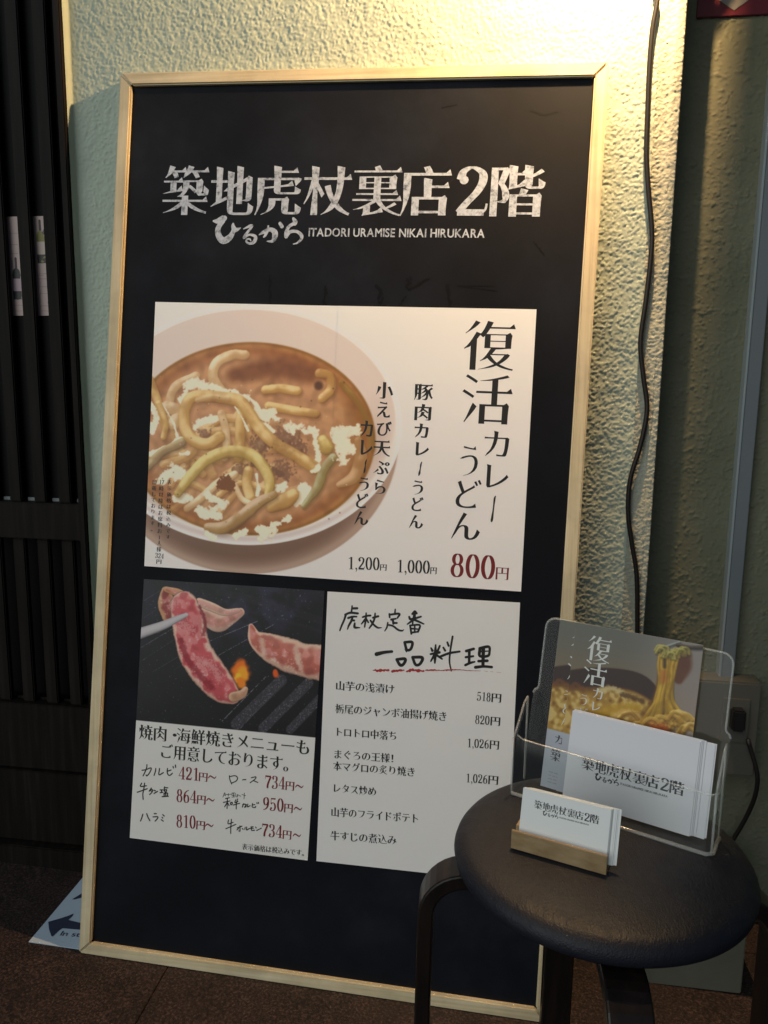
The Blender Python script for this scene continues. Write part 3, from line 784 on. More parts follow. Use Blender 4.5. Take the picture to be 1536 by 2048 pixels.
# ---- posters on the board
def q4(pl, *pts): return [tuple(pl.uv(*p)) for p in pts]
P1 = q4(FR, (311, 604), (1073, 619), (1042, 1183), (289, 1132)); U = [p[0] for p in P1]; Vv = [p[1] for p in P1]
CU = crop(280, 590, 2.954)
cv = Canvas(FR, CU, min(U) - .002, max(U) + .002, min(Vv) - .002, max(Vv) + .002, 2600, (236, 233, 231))
def paint_udon(c):
    c.mix(.14 * sm(0, 1, c.Y / c.h), (204, 192, 186))
    r, p, q = c.ell(620, 860, 905, 790);                     # bowl body below the rim
    c.mix(sm(1.006, .994, r), (176, 148, 132)); c.mix(sm(1.0, .86, r) * sm(-.1, .9, -q) * .85, (116, 86, 68)); c.mix(sm(1.02, .96, r) * sm(.93, 1.0, r) * .5, (205, 180, 160))
    r, p, q = c.ell(620, 768, 928, 712)
    c.mix(sm(1.004, .996, r), (246, 240, 236)); c.mix(sm(.995, .95, r) * .6 * sm(.4, -.6, q), (205, 186, 182))
    r2, p2, q2 = c.ell(618, 752, 895, 668)
    c.mix(sm(1.004, .988, r2), (226, 212, 204)); c.mix(sm(1, .9, r2) * sm(.2, 1, p2) * .5, (232, 214, 206)); c.mix(sm(1, .88, r2) * sm(.3, -.3, q2) * .35, (176, 142, 122))
    c.mix(sm(1.03, .99, r2) * sm(.965, 1.0, r2) * .8 * sm(.2, -.4, q2), (245, 238, 232))
    r3, p3, q3 = c.ell(640, 850, 755, 575)
    c.mix(sm(1.004, .985, r3), (156, 108, 44)); c.mix(sm(.985, .955, r3), (184, 128, 70))
    c.mix(sm(.955, .90, r3), (168, 108, 58)); c.mix(sm(.93, .78, r3), (208, 158, 114))
    d, _, _ = c.field([(560, 470, 120), (800, 430, 170), (1000, 470, 140)], None); c.mix(sm(1.2, .2, d) * .75, (122, 68, 28))
    c.mix(sm(.98, .9, r3) * sm(.55, 1.0, p3) * .5, (150, 104, 38)); c.mix(sm(1, .97, r3) * .16 * (c.n2 * .5 + .5), (90, 52, 24))
    c.mix(sm(1, .97, r3) * .22 * sm(-.3, 1.6, c.n4), (196, 146, 112))
    Y1 = dict(col=(196, 152, 84), hi=(242, 214, 158), lo=(122, 76, 30)); G1 = dict(col=(192, 160, 84), hi=(240, 220, 156), lo=(120, 86, 34)); T1 = dict(col=(212, 176, 126), hi=(248, 230, 198), lo=(150, 104, 66))
    r = random.Random(9)
    for k in range(26):
        a = r.uniform(0, 6.28); rad = r.random() ** .5; x = 470 + 430 * rad * math.cos(a); y = 960 + 330 * rad * math.sin(a); t = r.uniform(0, 3.14); l = r.uniform(90, 190); cv_ = r.uniform(-90, 90)
        c.noodle([(x - l * math.cos(t), y - l * math.sin(t) * .7), (x - cv_ * math.sin(t), y + cv_ * math.cos(t) * .7), (x + l * math.cos(t), y + l * math.sin(t) * .7)], r.uniform(46, 66), col=(204, 158, 96), hi=(240, 210, 158), lo=(128, 80, 36), al=r.uniform(.55, .95) * (1 if rad < .75 else .4))
    for w_ in ([(1190, 520), (1290, 640), (1350, 780), (1370, 900)],): c.noodle(w_, 46, al=.75, col=(150, 116, 40), hi=(178, 146, 70), lo=(120, 80, 28))
    c.noodle([(740, 560), (830, 552), (930, 566)], 62, **Y1); c.noodle([(760, 655), (900, 680), (1040, 702)], 62, **Y1)
    c.noodle([(170, 640), (210, 540), (330, 480)], 66, al=.9, **T1); c.noodle([(60, 500), (110, 640), (150, 780)], 60, **Y1)
    c.noodle([(620, 358), (540, 356), (455, 400), (430, 480), (470, 555), (500, 590)], 74, **T1)
    c.noodle([(1060, 462), (1120, 482), (1128, 556), (1078, 612)], 66, **Y1); d, _, _ = c.field([(1055, 535, 70)] * 2); c.mix(sm(1, .4, d) * .75, (74, 40, 16))
    c.noodle([(1080, 860, 80), (1100, 900, 100)], **G1); c.noodle([(160, 660), (230, 690), (200, 760)], 90, al=.8, **T1)
    c.cream([(60, 640), (90, 720), (70, 800)], 42); c.cream([(130, 640), (190, 740), (220, 830)], 14); c.cream([(60, 940), (150, 890), (260, 840)], 24)
    c.noodle([(50, 1010), (130, 930), (250, 870)], 62, col=(168, 142, 100), hi=(214, 196, 150), lo=(104, 76, 44)); c.noodle([(110, 640), (150, 760), (140, 840)], 46, **Y1)
    c.cream([(250, 610), (290, 540), (340, 525), (430, 545), (530, 585), (630, 605)], 62); c.cream([(330, 770), (380, 740), (460, 730)], 46)
    for x, y, w_ in ((700, 880, 110), (850, 850, 150), (920, 900, 110), (830, 1030, 120), (690, 980, 90), (590, 1030, 90), (370, 810, 60)):
        d, _, _ = c.field([(x, y, w_), (x + 25, y + 15, w_)], wob=.12); c.mix(sm(1.1, .6, d + .15 * c.n1) * .8, (138, 98, 72)); c.mix(sm(.95, .5, d) * .55 * sm(.2, 1.5, c.n2 + .35 * c.n1), (186, 150, 120)); c.mix(sm(.9, .5, d) * .4 * sm(-.4, -1.6, c.n2 + .3 * c.n1), (98, 64, 44))
    c.cream([(700, 690), (780, 715), (850, 770), (930, 800), (1030, 805)], 58, amp=.4); c.cream([(1030, 830), (1040, 900), (1052, 970)], 36); c.cream([(720, 760), (790, 800)], 22)
    c.noodle([(480, 700), (505, 790), (510, 880), (500, 960)], 56, **T1); c.noodle([(612, 640), (594, 740), (592, 850), (584, 960)], 74, **Y1)
    c.noodle([(470, 840), (400, 880), (320, 860), (268, 790), (262, 690), (300, 610), (380, 596), (480, 606), (580, 622), (640, 690), (700, 780), (790, 870), (890, 930), (980, 985), (1035, 1020)], 84, **Y1)
    c.noodle([(340, 620), (420, 600), (520, 608)], 40, al=.5, **T1)
    c.cream([(560, 660), (600, 720), (640, 800)], 12); c.cream([(640, 600), (700, 660), (740, 730)], 20)
    c.cream([(130, 1080), (190, 1050), (270, 1045)], 66); c.cream([(215, 1200), (300, 1200)], 40)
    c.noodle([(280, 1260), (360, 1200), (460, 1110), (560, 1060)], 56, **T1); c.noodle([(640, 1040), (630, 1110), (650, 1190)], 72, **Y1); c.noodle([(560, 1120), (600, 1200), (650, 1230)], 40, **T1)
    d, _, _ = c.field([(500, 1110, 90), (530, 1120, 80)], wob=.2); c.mix(sm(1.05, .8, d), (134, 84, 44))
    c.cream([(420, 1180), (480, 1230), (400, 1280), (350, 1270), (470, 1300)], 58); c.cream([(820, 1140), (850, 1120)], 46); c.cream([(960, 1130), (980, 1160), (945, 1210)], 62)
    c.noodle([(225, 1170, 60), (290, 1080, 76), (390, 975, 82), (520, 925, 84), (650, 940, 84), (725, 1010, 80), (765, 1100, 70), (755, 1190, 56)], **G1)
    c.cream([(690, 1060), (700, 1150), (690, 1180)], 20)
    c.noodle([(780, 1250, 84), (860, 1215, 110), (905, 1180, 84)], **Y1)
    c.noodle([(400, 1370, 60), (500, 1372, 92), (600, 1312, 92), (690, 1232, 80), (790, 1180, 56)], col=(176, 140, 84), hi=(226, 200, 170), lo=(104, 70, 34))
    c.noodle([(965, 1245, 36), (1045, 1140, 62), (1085, 1030, 66), (1140, 960, 60)], col=(160, 140, 84), hi=(206, 204, 170), lo=(104, 80, 34))
    c.noodle([(1175, 1120, 40), (1270, 1070, 90), (1305, 960, 90), (1290, 860, 56)], col=(184, 142, 92), hi=(226, 190, 150), lo=(132, 84, 34), al=.85)
    c.cream([(1160, 800), (1230, 810), (1280, 800)], 60); c.cream([(1190, 830), (1215, 900), (1190, 960)], 88, amp=.3)
    c.cream([(400, 1410), (440, 1430)], 44); c.cream([(560, 1425), (630, 1395)], 46); c.cream([(720, 1400), (790, 1375)], 78); c.cream([(770, 1370), (880, 1320)], 40); c.cream([(1020, 1040), (1050, 1020)], 30); c.cream([(240, 940), (280, 930)], 26)
    for k in range(46):
        x = 120 + 1150 * ((k * .618) % 1); y = 480 + 900 * ((k * .755) % 1); w_ = 6 + 10 * ((k * .37) % 1)
        d, _, _ = c.field([(x, y, w_)] * 2, per=2); c.mix(sm(1, .3, d) * (.55 if k % 3 else .8), (236, 214, 186) if k % 3 == 0 else (84, 52, 26))
paint_udon(cv); cv.soften(1.4); cv.a = np.clip((cv.a - .5) * 1.16 + .515, 0, 1)
xseam0 = FR.uv(676.5, 613)[0]; xseam1 = FR.uv(654, 1158)[0]
im1 = cv.image('udon_poster_print'); M_UDON = print_mat('udon_poster_print', im1)
def lerp(a, b, t): return tuple(np.array(a) * (1 - t) + np.array(b) * t)
TLs, BLs = (xseam0, FR.uv(676.5, 612)[1]), (xseam1, FR.uv(654, 1157.5)[1])
grpP = 'menu posters fixed to the blackboard'
pL = meta(sheet('menu_poster', FR, [P1[0], (TLs[0] + .002, TLs[1]), (BLs[0] + .002, BLs[1]), P1[3]], cv.rect, M_UDON, None, .0002, .0006, curl=0), 'left poster half with most of the udon bowl photograph', 'poster', grpP)
pR = meta(sheet('menu_poster', FR, [TLs, P1[1], P1[2], BLs], cv.rect, M_UDON, None, .0006, .0010, curl=0), 'right poster half with large vertical lettering and red 800 price', 'poster', grpP)
CG = crop(640, 600, 3.339); CH = CU
bigs = [('復', 962, 1300, 140, 470), ('活', 948, 1283, 500, 828)]
mids = [('カ', 1098, 1262, 875, 1045), ('レ', 1110, 1258, 1100, 1255), ('う', 935, 1055, 975, 1175), ('ど', 908, 1075, 1198, 1390), ('ん', 880, 1070, 1420, 1600)]
sml = [('豚', 632, 755, 560, 670), ('肉', 632, 745, 695, 805), ('カ', 632, 725, 825, 920), ('レ', 638, 728, 950, 1040), ('う', 618, 690, 1205, 1300), ('ど', 612, 690, 1315, 1410), ('ん', 597, 690, 1435, 1525)]
sml2 = [('小', 375, 490, 548, 660), ('え', 385, 470, 680, 785), ('び', 380, 478, 810, 908), ('天', 358, 470, 935, 1045), ('ぷ', 358, 465, 1075, 1165), ('ら', 368, 440, 1200, 1295)]
sml3 = [('カ', 272, 355, 805, 912), ('レ', 272, 352, 935, 1035), ('う', 258, 328, 1185, 1275), ('ど', 242, 322, 1290, 1390), ('ん', 232, 325, 1410, 1502)]
LIFT = .00108
def gset(rows, st, bars):
    out = []
    for r in rows: out += gbox(FR, CG, *r, st)
    for x0, x1, y0, y1, w_ in bars:
        out += brush(FR, CG, [[(x1, y0, w_ * .5), (x1 - 6, y0 + 18, w_), ((x0 + x1) / 2 + 2, (y0 + y1) / 2, w_ * .75), (x0 + 8, y1 - 14, w_ * 1.25), (x0 + 4, y1, w_ * .6)]])
    return out
chars(FR, CG, bigs, 'light', M_INK, pR, LIFT)
chars(FR, CG, mids, 'light', M_INK, pR, LIFT)
for br in ((1140, 1172, 1310, 1480, 13), (656, 680, 1082, 1172, 11), (290, 312, 1066, 1155, 10)): mesh2d('character', FR, gset([], 'light', [br]), M_INK, pR, LIFT)
chars(FR, CG, sml + sml2 + sml3, 'heavy', M_INK, pR, LIFT)
def dig(pl, C, t, x0, y0, x1, y1, h, st='ming'): return hline(pl, C, t, (x0, y0), (x1, y1), h, st)
mesh2d('price_lettering', FR, dig(FR, CG, '1,200', 192, 1797, 398, 1803, 84) + gbox(FR, CG, '円', 402, 446, 1764, 1807), M_INK, pR, LIFT)
mesh2d('price_lettering', FR, dig(FR, CG, '1,000', 519, 1818, 733, 1826, 86) + gbox(FR, CG, '円', 737, 780, 1784, 1830), M_INK, pR, LIFT)
mesh2d('red_price_lettering', FR, dig(FR, CG, '800', 870, 1845, 1165, 1864, 158) + gbox(FR, CG, '円', 1174, 1260, 1784, 1868, 'light'), M_RED, pR, LIFT)
nt_ = vline(FR, CH, '表示価格は税込みです', (175, 1088), (166, 1448), 26) + vline(FR, CH, '時以降はお席料お1人様', (128, 1126), (112, 1520), 27) + dig(FR, CH, '17', 117, 1117, 143, 1119, 26) + dig(FR, CH, '324', 90, 1552, 140, 1558, 30) + gbox(FR, CH, '円', 98, 128, 1562, 1588) + vline(FR, CH, '頂戴しております。', (86, 1090), (72, 1400), 26)
mesh2d('note_lettering', FR, nt_, M_INK, pL, .00068)

# lower left poster: grilled meat
CM = crop(240, 1150, 3.531)
P2 = q4(FR, CM(170, 28), CM(1445, 112), CM(1325, 2015), CM(70, 1855)); U = [p[0] for p in P2]; Vv = [p[1] for p in P2]
c2 = Canvas(FR, CM, min(U) - .002, max(U) + .002, min(Vv) - .002, max(Vv) + .002, 3000, (16, 15, 20))
def paint_meat(c):
    c.mix(sm(.75, 0, c.Y / c.h) * .55 * sm(-1, 2, c.n4), (44, 42, 66))
    for x, y, w_, a in ((1050, 180, 420, .5), (750, 250, 300, .45), (1280, 200, 120, .35), (700, 60, 300, .3), (400, 90, 260, .25)):
        d, _, _ = c.field([(x, y, w_), (x - 60, y + 90, w_)]); c.mix(sm(1.6, .1, d) * a * sm(-2, 2, c.n2 + c.n4), (66, 66, 96))
    for pts, w_, a in (([(700, 120), (1000, 190), (1420, 320)], 60, .35), ([(780, 230), (1100, 300), (1420, 400)], 26, .3)): d, _, _ = c.field(pts, w_); c.mix(sm(1, .7, d) * a, (54, 52, 66))
    for a, b, w_, al in (((150, 510), (400, 360), 5, .6), ((130, 620), (420, 430), 4, .5), ((235, 680), (420, 570), 4, .5), ((620, 470), (970, 325), 5, .75), ((670, 580), (1090, 345), 5, .75), ((730, 668), (960, 520), 4, .6), ((720, 1030), (1030, 715), 6, .8), ((850, 1080), (1165, 745), 6, .7), ((170, 180), (290, 105), 4, .4), ((170, 300), (270, 230), 4, .3), ((1010, 1100), (1330, 770), 5, .6), ((1190, 1115), (1390, 900), 5, .8), ((380, 670), (500, 590), 3, .4)):
        d, _, _ = c.field([a, b], w_, per=60); c.mix(sm(1.2, .5, d) * al * sm(-1.8, .3, c.n3 + c.n1 * .6), (176, 176, 190))
    for a, b, w_ in (((820, 1050), (1140, 740), 78), ((1010, 1080), (1330, 760), 70), ((1200, 1090), (1420, 860), 60)):
        d, _, _ = c.field([a, b], w_, per=60); c.mix(sm(1.05, .9, d) * .85, (66, 65, 74)); c.mix(sm(1.05, .8, d) * sm(.0, 1.6, c.n3) * .6, (122, 120, 128))
    c.mix(sm(2.1, 2.8, c.n3 + .3 * c.n1) * .7, (160, 160, 170))
    for x, y, w_, col in ((850, 670, 170, (236, 120, 22)), (862, 690, 110, (250, 172, 40)), (835, 720, 60, (255, 200, 60)), (1095, 690, 52, (222, 96, 30)), (855, 760, 90, (240, 140, 30))):
        d, _, _ = c.field([(x, y - 12, w_ * .8), (x + 4, y + 14, w_)]); c.mix(sm(1.1, .45, d + .12 * c.n2), col)
    def meat(pts, fat, red, edge=.22, wob=.010):
        d, sx, sy = c.field(pts, wob=wob); lt = -.3 * sx - .5 * sy
        c.mix(sm(1.02, .96, d + .012 * c.n2), np.array(fat) * .55); c.mix(sm(.99, .88, d + .012 * c.n2), fat)
        m_ = sm(1 - edge * .5, 1 - edge * 1.4, d + .07 * c.n2)
        c.mix(m_ * .95, red); c.mix(m_ * sm(.1, 1.2, c.n2 + .8 * c.n4) * .55, (232, 170, 166)); c.mix(m_ * sm(.4, 1.8, -c.n2) * .4, np.array(red) * .78)
        k = sm(1, .95, d); c.mix(k * np.clip(lt, 0, 1) * .45, (250, 228, 214)); c.mix(k * np.clip(-lt, 0, 1) * .5, (60, 22, 20)); c.mix(k * sm(1.6, 2.9, c.n1 + .3 * c.n3 + .8 * c.n2) * .45, (240, 216, 210))
    meat([(530, 270, 110), (640, 310, 130), (700, 340, 120), (780, 300, 96), (850, 262, 60)], (226, 192, 172), (206, 146, 134), .5)
    meat([(560, 190, 60), (650, 225, 64), (740, 262, 50), (830, 250, 36)], (232, 198, 176), (214, 166, 152), .5)
    meat([(322, 110, 60), (330, 200, 130), (350, 280, 120)], (198, 150, 112), (150, 66, 66), .5); meat([(330, 100, 40), (420, 130, 60), (520, 190, 60)], (208, 158, 112), (190, 120, 96), .6)
    meat([(455, 215, 200), (480, 320, 240), (500, 430, 240), (540, 560, 250), (620, 680, 250), (715, 790, 210), (790, 850, 120)], (230, 186, 168), (204, 86, 94), .20)
    meat([(800, 860, 70), (860, 840, 60), (885, 805, 40)], (214, 176, 140), (200, 150, 120), .6)
    for pts, w_ in (([(430, 460), (470, 580), (560, 700), (650, 790)], 60), ([(560, 220), (600, 330), (590, 420)], 40)): d, _, _ = c.field(pts, w_, wob=.12); c.mix(sm(1, .3, d) * .6, (128, 24, 40))
    for pts, w_ in (([(560, 600), (640, 640), (700, 720)], 90), ([(440, 350), (500, 380)], 90), ([(390, 190), (350, 230)], 60)): d, _, _ = c.field(pts, w_, wob=.15); c.mix(sm(1, .2, d + .3 * c.n3) * .65, (226, 170, 168))
    meat([(925, 360, 36), (960, 450, 110), (1060, 510, 190), (1180, 560, 230), (1300, 600, 230), (1430, 620, 250)], (230, 192, 170), (198, 112, 100), .34)
    for x, y in ((1240, 560), (1000, 500), (1260, 610)): d, _, _ = c.field([(x, y - 40, 60), (x + 14, y + 50, 54)], wob=.12); c.mix(sm(1, .2, d) * .75, (226, 196, 178))
    c.mix(.0, (0, 0, 0))
    d, sx, sy = c.field([(120, 418, 78), (300, 356, 62), (400, 310, 46), (468, 280, 30)]); c.mix(sm(1.02, .94, d), (176, 172, 178)); c.mix(sm(1, .9, d) * np.clip(sy, 0, 1) * .8, (70, 66, 72)); c.mix(sm(1, .5, d) * .5, (226, 222, 226))
    a = np.array(c.pt(105, 1022)); b = np.array(c.pt(1375, 1145)); yl = a[1] + (c.X - a[0]) * (b[1] - a[1]) / (b[0] - a[0]); c.mix(sm(-.8, .8, c.Y - yl), (226, 224, 221))
paint_meat(c2); c2.soften(1.2); c2.a = np.clip((c2.a - .5) * 1.1 + .5, 0, 1)
M_MEAT = print_mat('grill_poster_print', c2.image('grill_poster_print'))
pM = meta(sheet('menu_poster', FR, P2, c2.rect, M_MEAT, None, .0002, .0006, curl=0), 'lower left poster with raw meat on a grill above handwritten prices', 'poster', grpP)
mesh2d('heading_lettering', FR, hline(FR, CM, '焼肉・海鮮焼きメニューも', (135, 1158), (1335, 1272), 104, 'bold') + hline(FR, CM, 'ご用意しております。', (290, 1292), (1188, 1390), 104, 'bold'), M_INK, pM, .00068)
rp = []
for t, a, b, y0, y1, cx, cy, wx, wy in (('421', 415, 552, 1440, 1452, 558, 1456, 680, 1430), ('734', 1025, 1165, 1502, 1514, 1170, 1518, 1295, 1495), ('864', 400, 540, 1600, 1612, 545, 1616, 668, 1590),
                                ('950', 1010, 1155, 1657, 1670, 1160, 1676, 1285, 1652), ('810', 400, 535, 1780, 1790, 540, 1796, 660, 1770), ('734', 1002, 1145, 1842, 1857, 1150, 1864, 1278, 1840)):
    rp += dig(FR, CM, t, a, y0, b, y1, 92) + gbox(FR, CM, '円', cx, cx + 62, cy - 62, cy + 2)
    rp += brush(FR, CM, [[(wx - 56, wy + 2, 5), (wx - 42, wy - 12, 9), (wx - 26, wy - 4, 9), (wx - 12, wy + 4, 8), (wx, wy - 8, 4)]])
mesh2d('red_price_lettering', FR, rp, M_RED, pM, .00068)
CD = crop(265, 1515, 8.533); CE = crop(435, 1530, 8.533)
HD = [[(165, 215), (230, 205), (320, 175), (300, 250), (250, 310), (235, 295)], [(250, 120), (240, 190), (185, 310)], [(400, 185), (395, 230), (372, 300)], [(465, 185), (455, 290), (530, 255)],
      [(600, 185), (595, 250), (615, 295), (645, 300), (685, 265)], [(605, 230), (660, 210)], [(695, 150), (702, 175)], [(735, 125), (740, 165)],
      [(160, 435), (140, 490), (240, 480)], [(85, 590), (170, 560), (255, 530)], [(210, 435), (195, 540), (180, 620), (185, 710)], [(325, 520), (290, 570)], [(320, 540), (345, 550), (335, 590), (295, 630)], [(310, 560), (335, 575)],
      [(368, 555), (395, 565)], [(370, 610), (430, 575)], [(475, 550), (520, 550)], [(500, 552), (500, 595)], [(475, 598), (520, 590)], [(550, 500), (540, 560)], [(545, 512), (605, 515)], [(555, 550), (585, 548), (578, 580), (555, 585), (555, 550)],
      [(540, 610), (600, 605), (595, 655)], [(540, 610), (545, 660)], [(570, 610), (570, 655)], [(510, 665), (615, 658)], [(180, 965), (160, 1030), (140, 1080)], [(245, 955), (270, 1020), (300, 1075)], [(375, 955), (410, 955)],
      [(355, 1010), (435, 1010), (420, 1050), (388, 1082)], [(520, 970), (545, 995)], [(508, 1018), (520, 1030)], [(495, 1060), (528, 1082)]]
HE = [[(205, 180), (215, 250), (245, 320)], [(210, 195), (300, 180), (345, 215), (320, 270), (245, 305)], [(430, 250), (485, 245)], [(580, 215), (655, 200), (640, 240), (560, 300)], [(620, 265), (690, 295)],
      [(140, 570), (205, 555)], [(105, 635), (215, 610)], [(172, 570), (165, 740)], [(165, 640), (125, 710)], [(175, 640), (200, 690)], [(225, 640), (255, 635), (248, 670), (228, 670), (225, 640)],
      [(315, 590), (300, 640), (350, 620)], [(270, 680), (380, 650)], [(345, 575), (325, 660), (322, 745)], [(430, 675), (480, 665), (475, 715), (460, 712)], [(450, 655), (425, 715)], [(495, 670), (488, 710)], [(520, 665), (515, 712), (560, 690)],
      [(600, 655), (595, 710), (640, 720), (655, 705)], [(600, 680), (640, 672)], [(672, 640), (678, 655)], [(698, 635), (704, 652)],
      [(190, 935), (185, 1000), (270, 975)], [(145, 1085), (315, 1010)], [(240, 925), (230, 1050), (228, 1165)], [(340, 1070), (420, 1040)], [(385, 1035), (385, 1125), (365, 1120)], [(360, 1080), (335, 1105)], [(425, 1080), (440, 1095)],
      [(475, 1060), (468, 1095)], [(500, 1055), (500, 1105), (545, 1080)], [(570, 1055), (610, 1050)], [(555, 1080), (615, 1075)], [(588, 1050), (585, 1110), (635, 1110)], [(650, 1055), (665, 1070)], [(670, 1115), (750, 1075)]]
HS = [[(95, 545), (125, 470), (135, 520)], [(110, 510), (140, 510)], [(150, 500), (235, 495)], [(190, 485), (185, 530)], [(250, 475), (300, 475), (300, 510), (250, 515), (252, 475)], [(275, 475), (275, 540)], [(245, 545), (300, 540)],
      [(310, 520), (330, 545)], [(345, 500), (345, 545)], [(330, 510), (370, 510)], [(375, 520), (400, 530)], [(420, 500), (480, 520)], [(460, 475), (455, 575)]]
mesh2d('handwriting', FR, brush(FR, CD, HD, w=19) + brush(FR, CE, HE, w=17) + brush(FR, CE, HS, w=10), M_INK, pM, .00068)
mesh2d('note_lettering', FR, hline(FR, CM, '表示価格は税込みです。', (862, 1938), (1300, 1985), 44), M_INK, pM, .00068)

# lower right poster: small dishes
CF = crop(620, 1170, 3.4705)
a_, b_, c_ = FR.uv(*CF(122, 45)), FR.uv(*CF(1458, 122)), FR.uv(*CF(45, 1915)); P3 = [tuple(a_), tuple(b_), tuple(b_ + c_ - a_), tuple(c_)]
pB = meta(sheet('menu_poster', FR, P3, (0, 1, 0, 1), M_PAPER, None, .0002, .0006, curl=0), 'lower right plain white poster listing small dishes with black prices', 'poster', grpP)
CB = crop(670, 1200, 8.084); CC = crop(740, 1265, 5.689)
KB = [[(278, 95, 28), (268, 190, 32)], [(280, 135, 40), (360, 132, 42)], [(165, 235, 36), (250, 205, 40), (370, 215, 40)], [(175, 240, 40), (150, 320, 36), (110, 410, 34), (80, 490, 28)], [(215, 290, 40), (290, 268, 36), (350, 268, 30)], [(285, 275, 36), (265, 340, 40), (225, 410, 36), (203, 470, 22)], [(260, 325, 30), (310, 330, 40)], [(320, 375, 34), (320, 440, 44), (400, 445, 20)],
      [(450, 275, 34), (520, 255, 36), (575, 250, 36)], [(505, 210, 26), (500, 300, 38), (480, 435, 28)], [(490, 310, 40), (430, 385, 24)], [(510, 310, 34), (540, 360, 30)], [(615, 285, 36), (700, 262, 40)], [(650, 215, 28), (640, 300, 36), (600, 390, 36), (555, 455, 26)], [(575, 330, 34), (620, 390, 36), (690, 445, 34), (755, 445, 14)],
      [(975, 150, 26), (970, 200, 30)], [(880, 225, 34), (885, 280, 32)], [(890, 235, 36), (1040, 222, 40), (1010, 290, 30)], [(910, 315, 40), (985, 300, 30)], [(935, 310, 36), (945, 380, 40)], [(950, 370, 36), (1000, 370, 36)], [(855, 365, 28), (840, 440, 30), (805, 500, 18)], [(860, 400, 34), (940, 420, 34), (1020, 480, 36), (1085, 495, 30), (1115, 475, 10)],
      [(1250, 225, 36), (1290, 180, 34), (1320, 215, 40)], [(1290, 200, 44), (1280, 300, 60)], [(1200, 270, 36), (1230, 310, 44), (1390, 268, 34)], [(1280, 310, 50), (1170, 390, 24)], [(1290, 320, 44), (1380, 360, 34), (1435, 385, 26)], [(1260, 330, 30), (1255, 400, 30)], [(1215, 410, 34), (1370, 405, 36), (1345, 510, 36)], [(1215, 410, 34), (1235, 545, 36)], [(1235, 460, 34), (1350, 470, 24)], [(1290, 410, 30), (1290, 520, 30)], [(1240, 525, 34), (1340, 512, 30)]]
KC = [[(75, 245, 50), (160, 225, 40), (250, 215, 34)], [(395, 110, 34), (480, 110, 36), (465, 185, 34), (420, 195, 34), (395, 115, 34)], [(410, 190, 36), (415, 215, 20)], [(305, 305, 34), (400, 300, 40), (385, 355, 36), (345, 370, 40), (305, 310, 34)], [(485, 280, 36), (595, 285, 40), (570, 355, 36), (520, 365, 36), (485, 285, 34)],
      [(695, 175, 20), (710, 205, 34)], [(795, 150, 24), (765, 220, 30)], [(690, 245, 26), (790, 225, 34)], [(748, 140, 20), (742, 250, 40), (738, 345, 22)], [(735, 250, 34), (692, 325, 20)], [(750, 250, 34), (820, 300, 22)], [(835, 170, 24), (855, 205, 28)], [(880, 110, 24), (895, 150, 28)], [(795, 275, 30), (900, 235, 30), (1020, 215, 26)], [(940, 45, 26), (915, 200, 24), (905, 330, 22), (925, 435, 18)],
      [(1095, 210, 36), (1180, 185, 34)], [(1130, 210, 36), (1128, 340, 32)], [(1090, 280, 30), (1175, 268, 26)], [(1085, 370, 32), (1140, 345, 32), (1190, 332, 22)], [(1250, 180, 40), (1350, 160, 34), (1360, 220, 30), (1340, 265, 34), (1250, 265, 36), (1250, 190, 40)], [(1250, 215, 24), (1350, 210, 14)], [(1290, 180, 44), (1285, 370, 40)], [(1235, 325, 34), (1335, 320, 36)], [(1200, 395, 40), (1290, 385, 34), (1385, 392, 34)]]
mesh2d('brush_heading', FR, brush(FR, CB, KB, .92) + brush(FR, CC, KC, .92), M_INK, pB, .00068)
def rough(st, seed):
    r = random.Random(seed); out = []
    for s in st:
        P_ = spline(s, 7); out.append([(x, y + r.uniform(-.18, .18) * w_, w_ * r.uniform(.55, 1.1)) for x, y, w_ in P_])
    return out
RB = [[(35, 430, 10), (100, 430, 36), (210, 425, 26)], [(255, 440, 28), (330, 430, 30), (390, 425, 12)], [(415, 440, 22), (500, 425, 36), (610, 440, 30)], [(630, 430, 14), (720, 425, 22), (800, 430, 12), (900, 425, 20), (1000, 422, 14), (1150, 432, 9), (1260, 436, 5)], [(1300, 438, 3), (1340, 442, 4)], [(1370, 444, 3), (1400, 445, 4)], [(1440, 450, 3), (1490, 455, 3)]]
mesh2d('red_brush_underline', FR, brush(FR, CC, rough(RB, 3)), M_REDBRUSH, pB, .00064)
dl = []
for t, a, b, h in (('山芋の浅漬け', (180, 728), (585, 756), 64), ('栃尾のジャンボ油揚げ焼き', (175, 888), (945, 945), 64), ('トロトロ中落ち', (186, 1048), (598, 1078), 62), ('まぐろの王様！', (170, 1203), (578, 1234), 62),
                   ('本マグロの炙り焼き', (160, 1284), (725, 1330), 62), ('レタス炒め', (165, 1438), (458, 1465), 62), ('山芋のフライドポテト', (148, 1604), (750, 1653), 64), ('牛すじの煮込み', (142, 1768), (600, 1803), 64)):
    dl += hline(FR, CF, t, a, b, h)
mesh2d('dish_lettering', FR, dl, M_INK, pB, .00068)
pr = []
for t, x0, y0, x1, y1, x2 in (('518', 1157, 800, 1252, 808, 1328), ('820', 1146, 962, 1245, 970, 1321), ('1,026', 1095, 1125, 1240, 1134, 1313), ('1,026', 1086, 1368, 1230, 1378, 1307)):
    pr += dig(FR, CF, t, x0, y0, x1, y1, 62) + gbox(FR, CF, '円', x1 + 8, x2, y1 - 56, y1 + 6)
mesh2d('price_lettering', FR, pr, M_INK, pB, .00068)

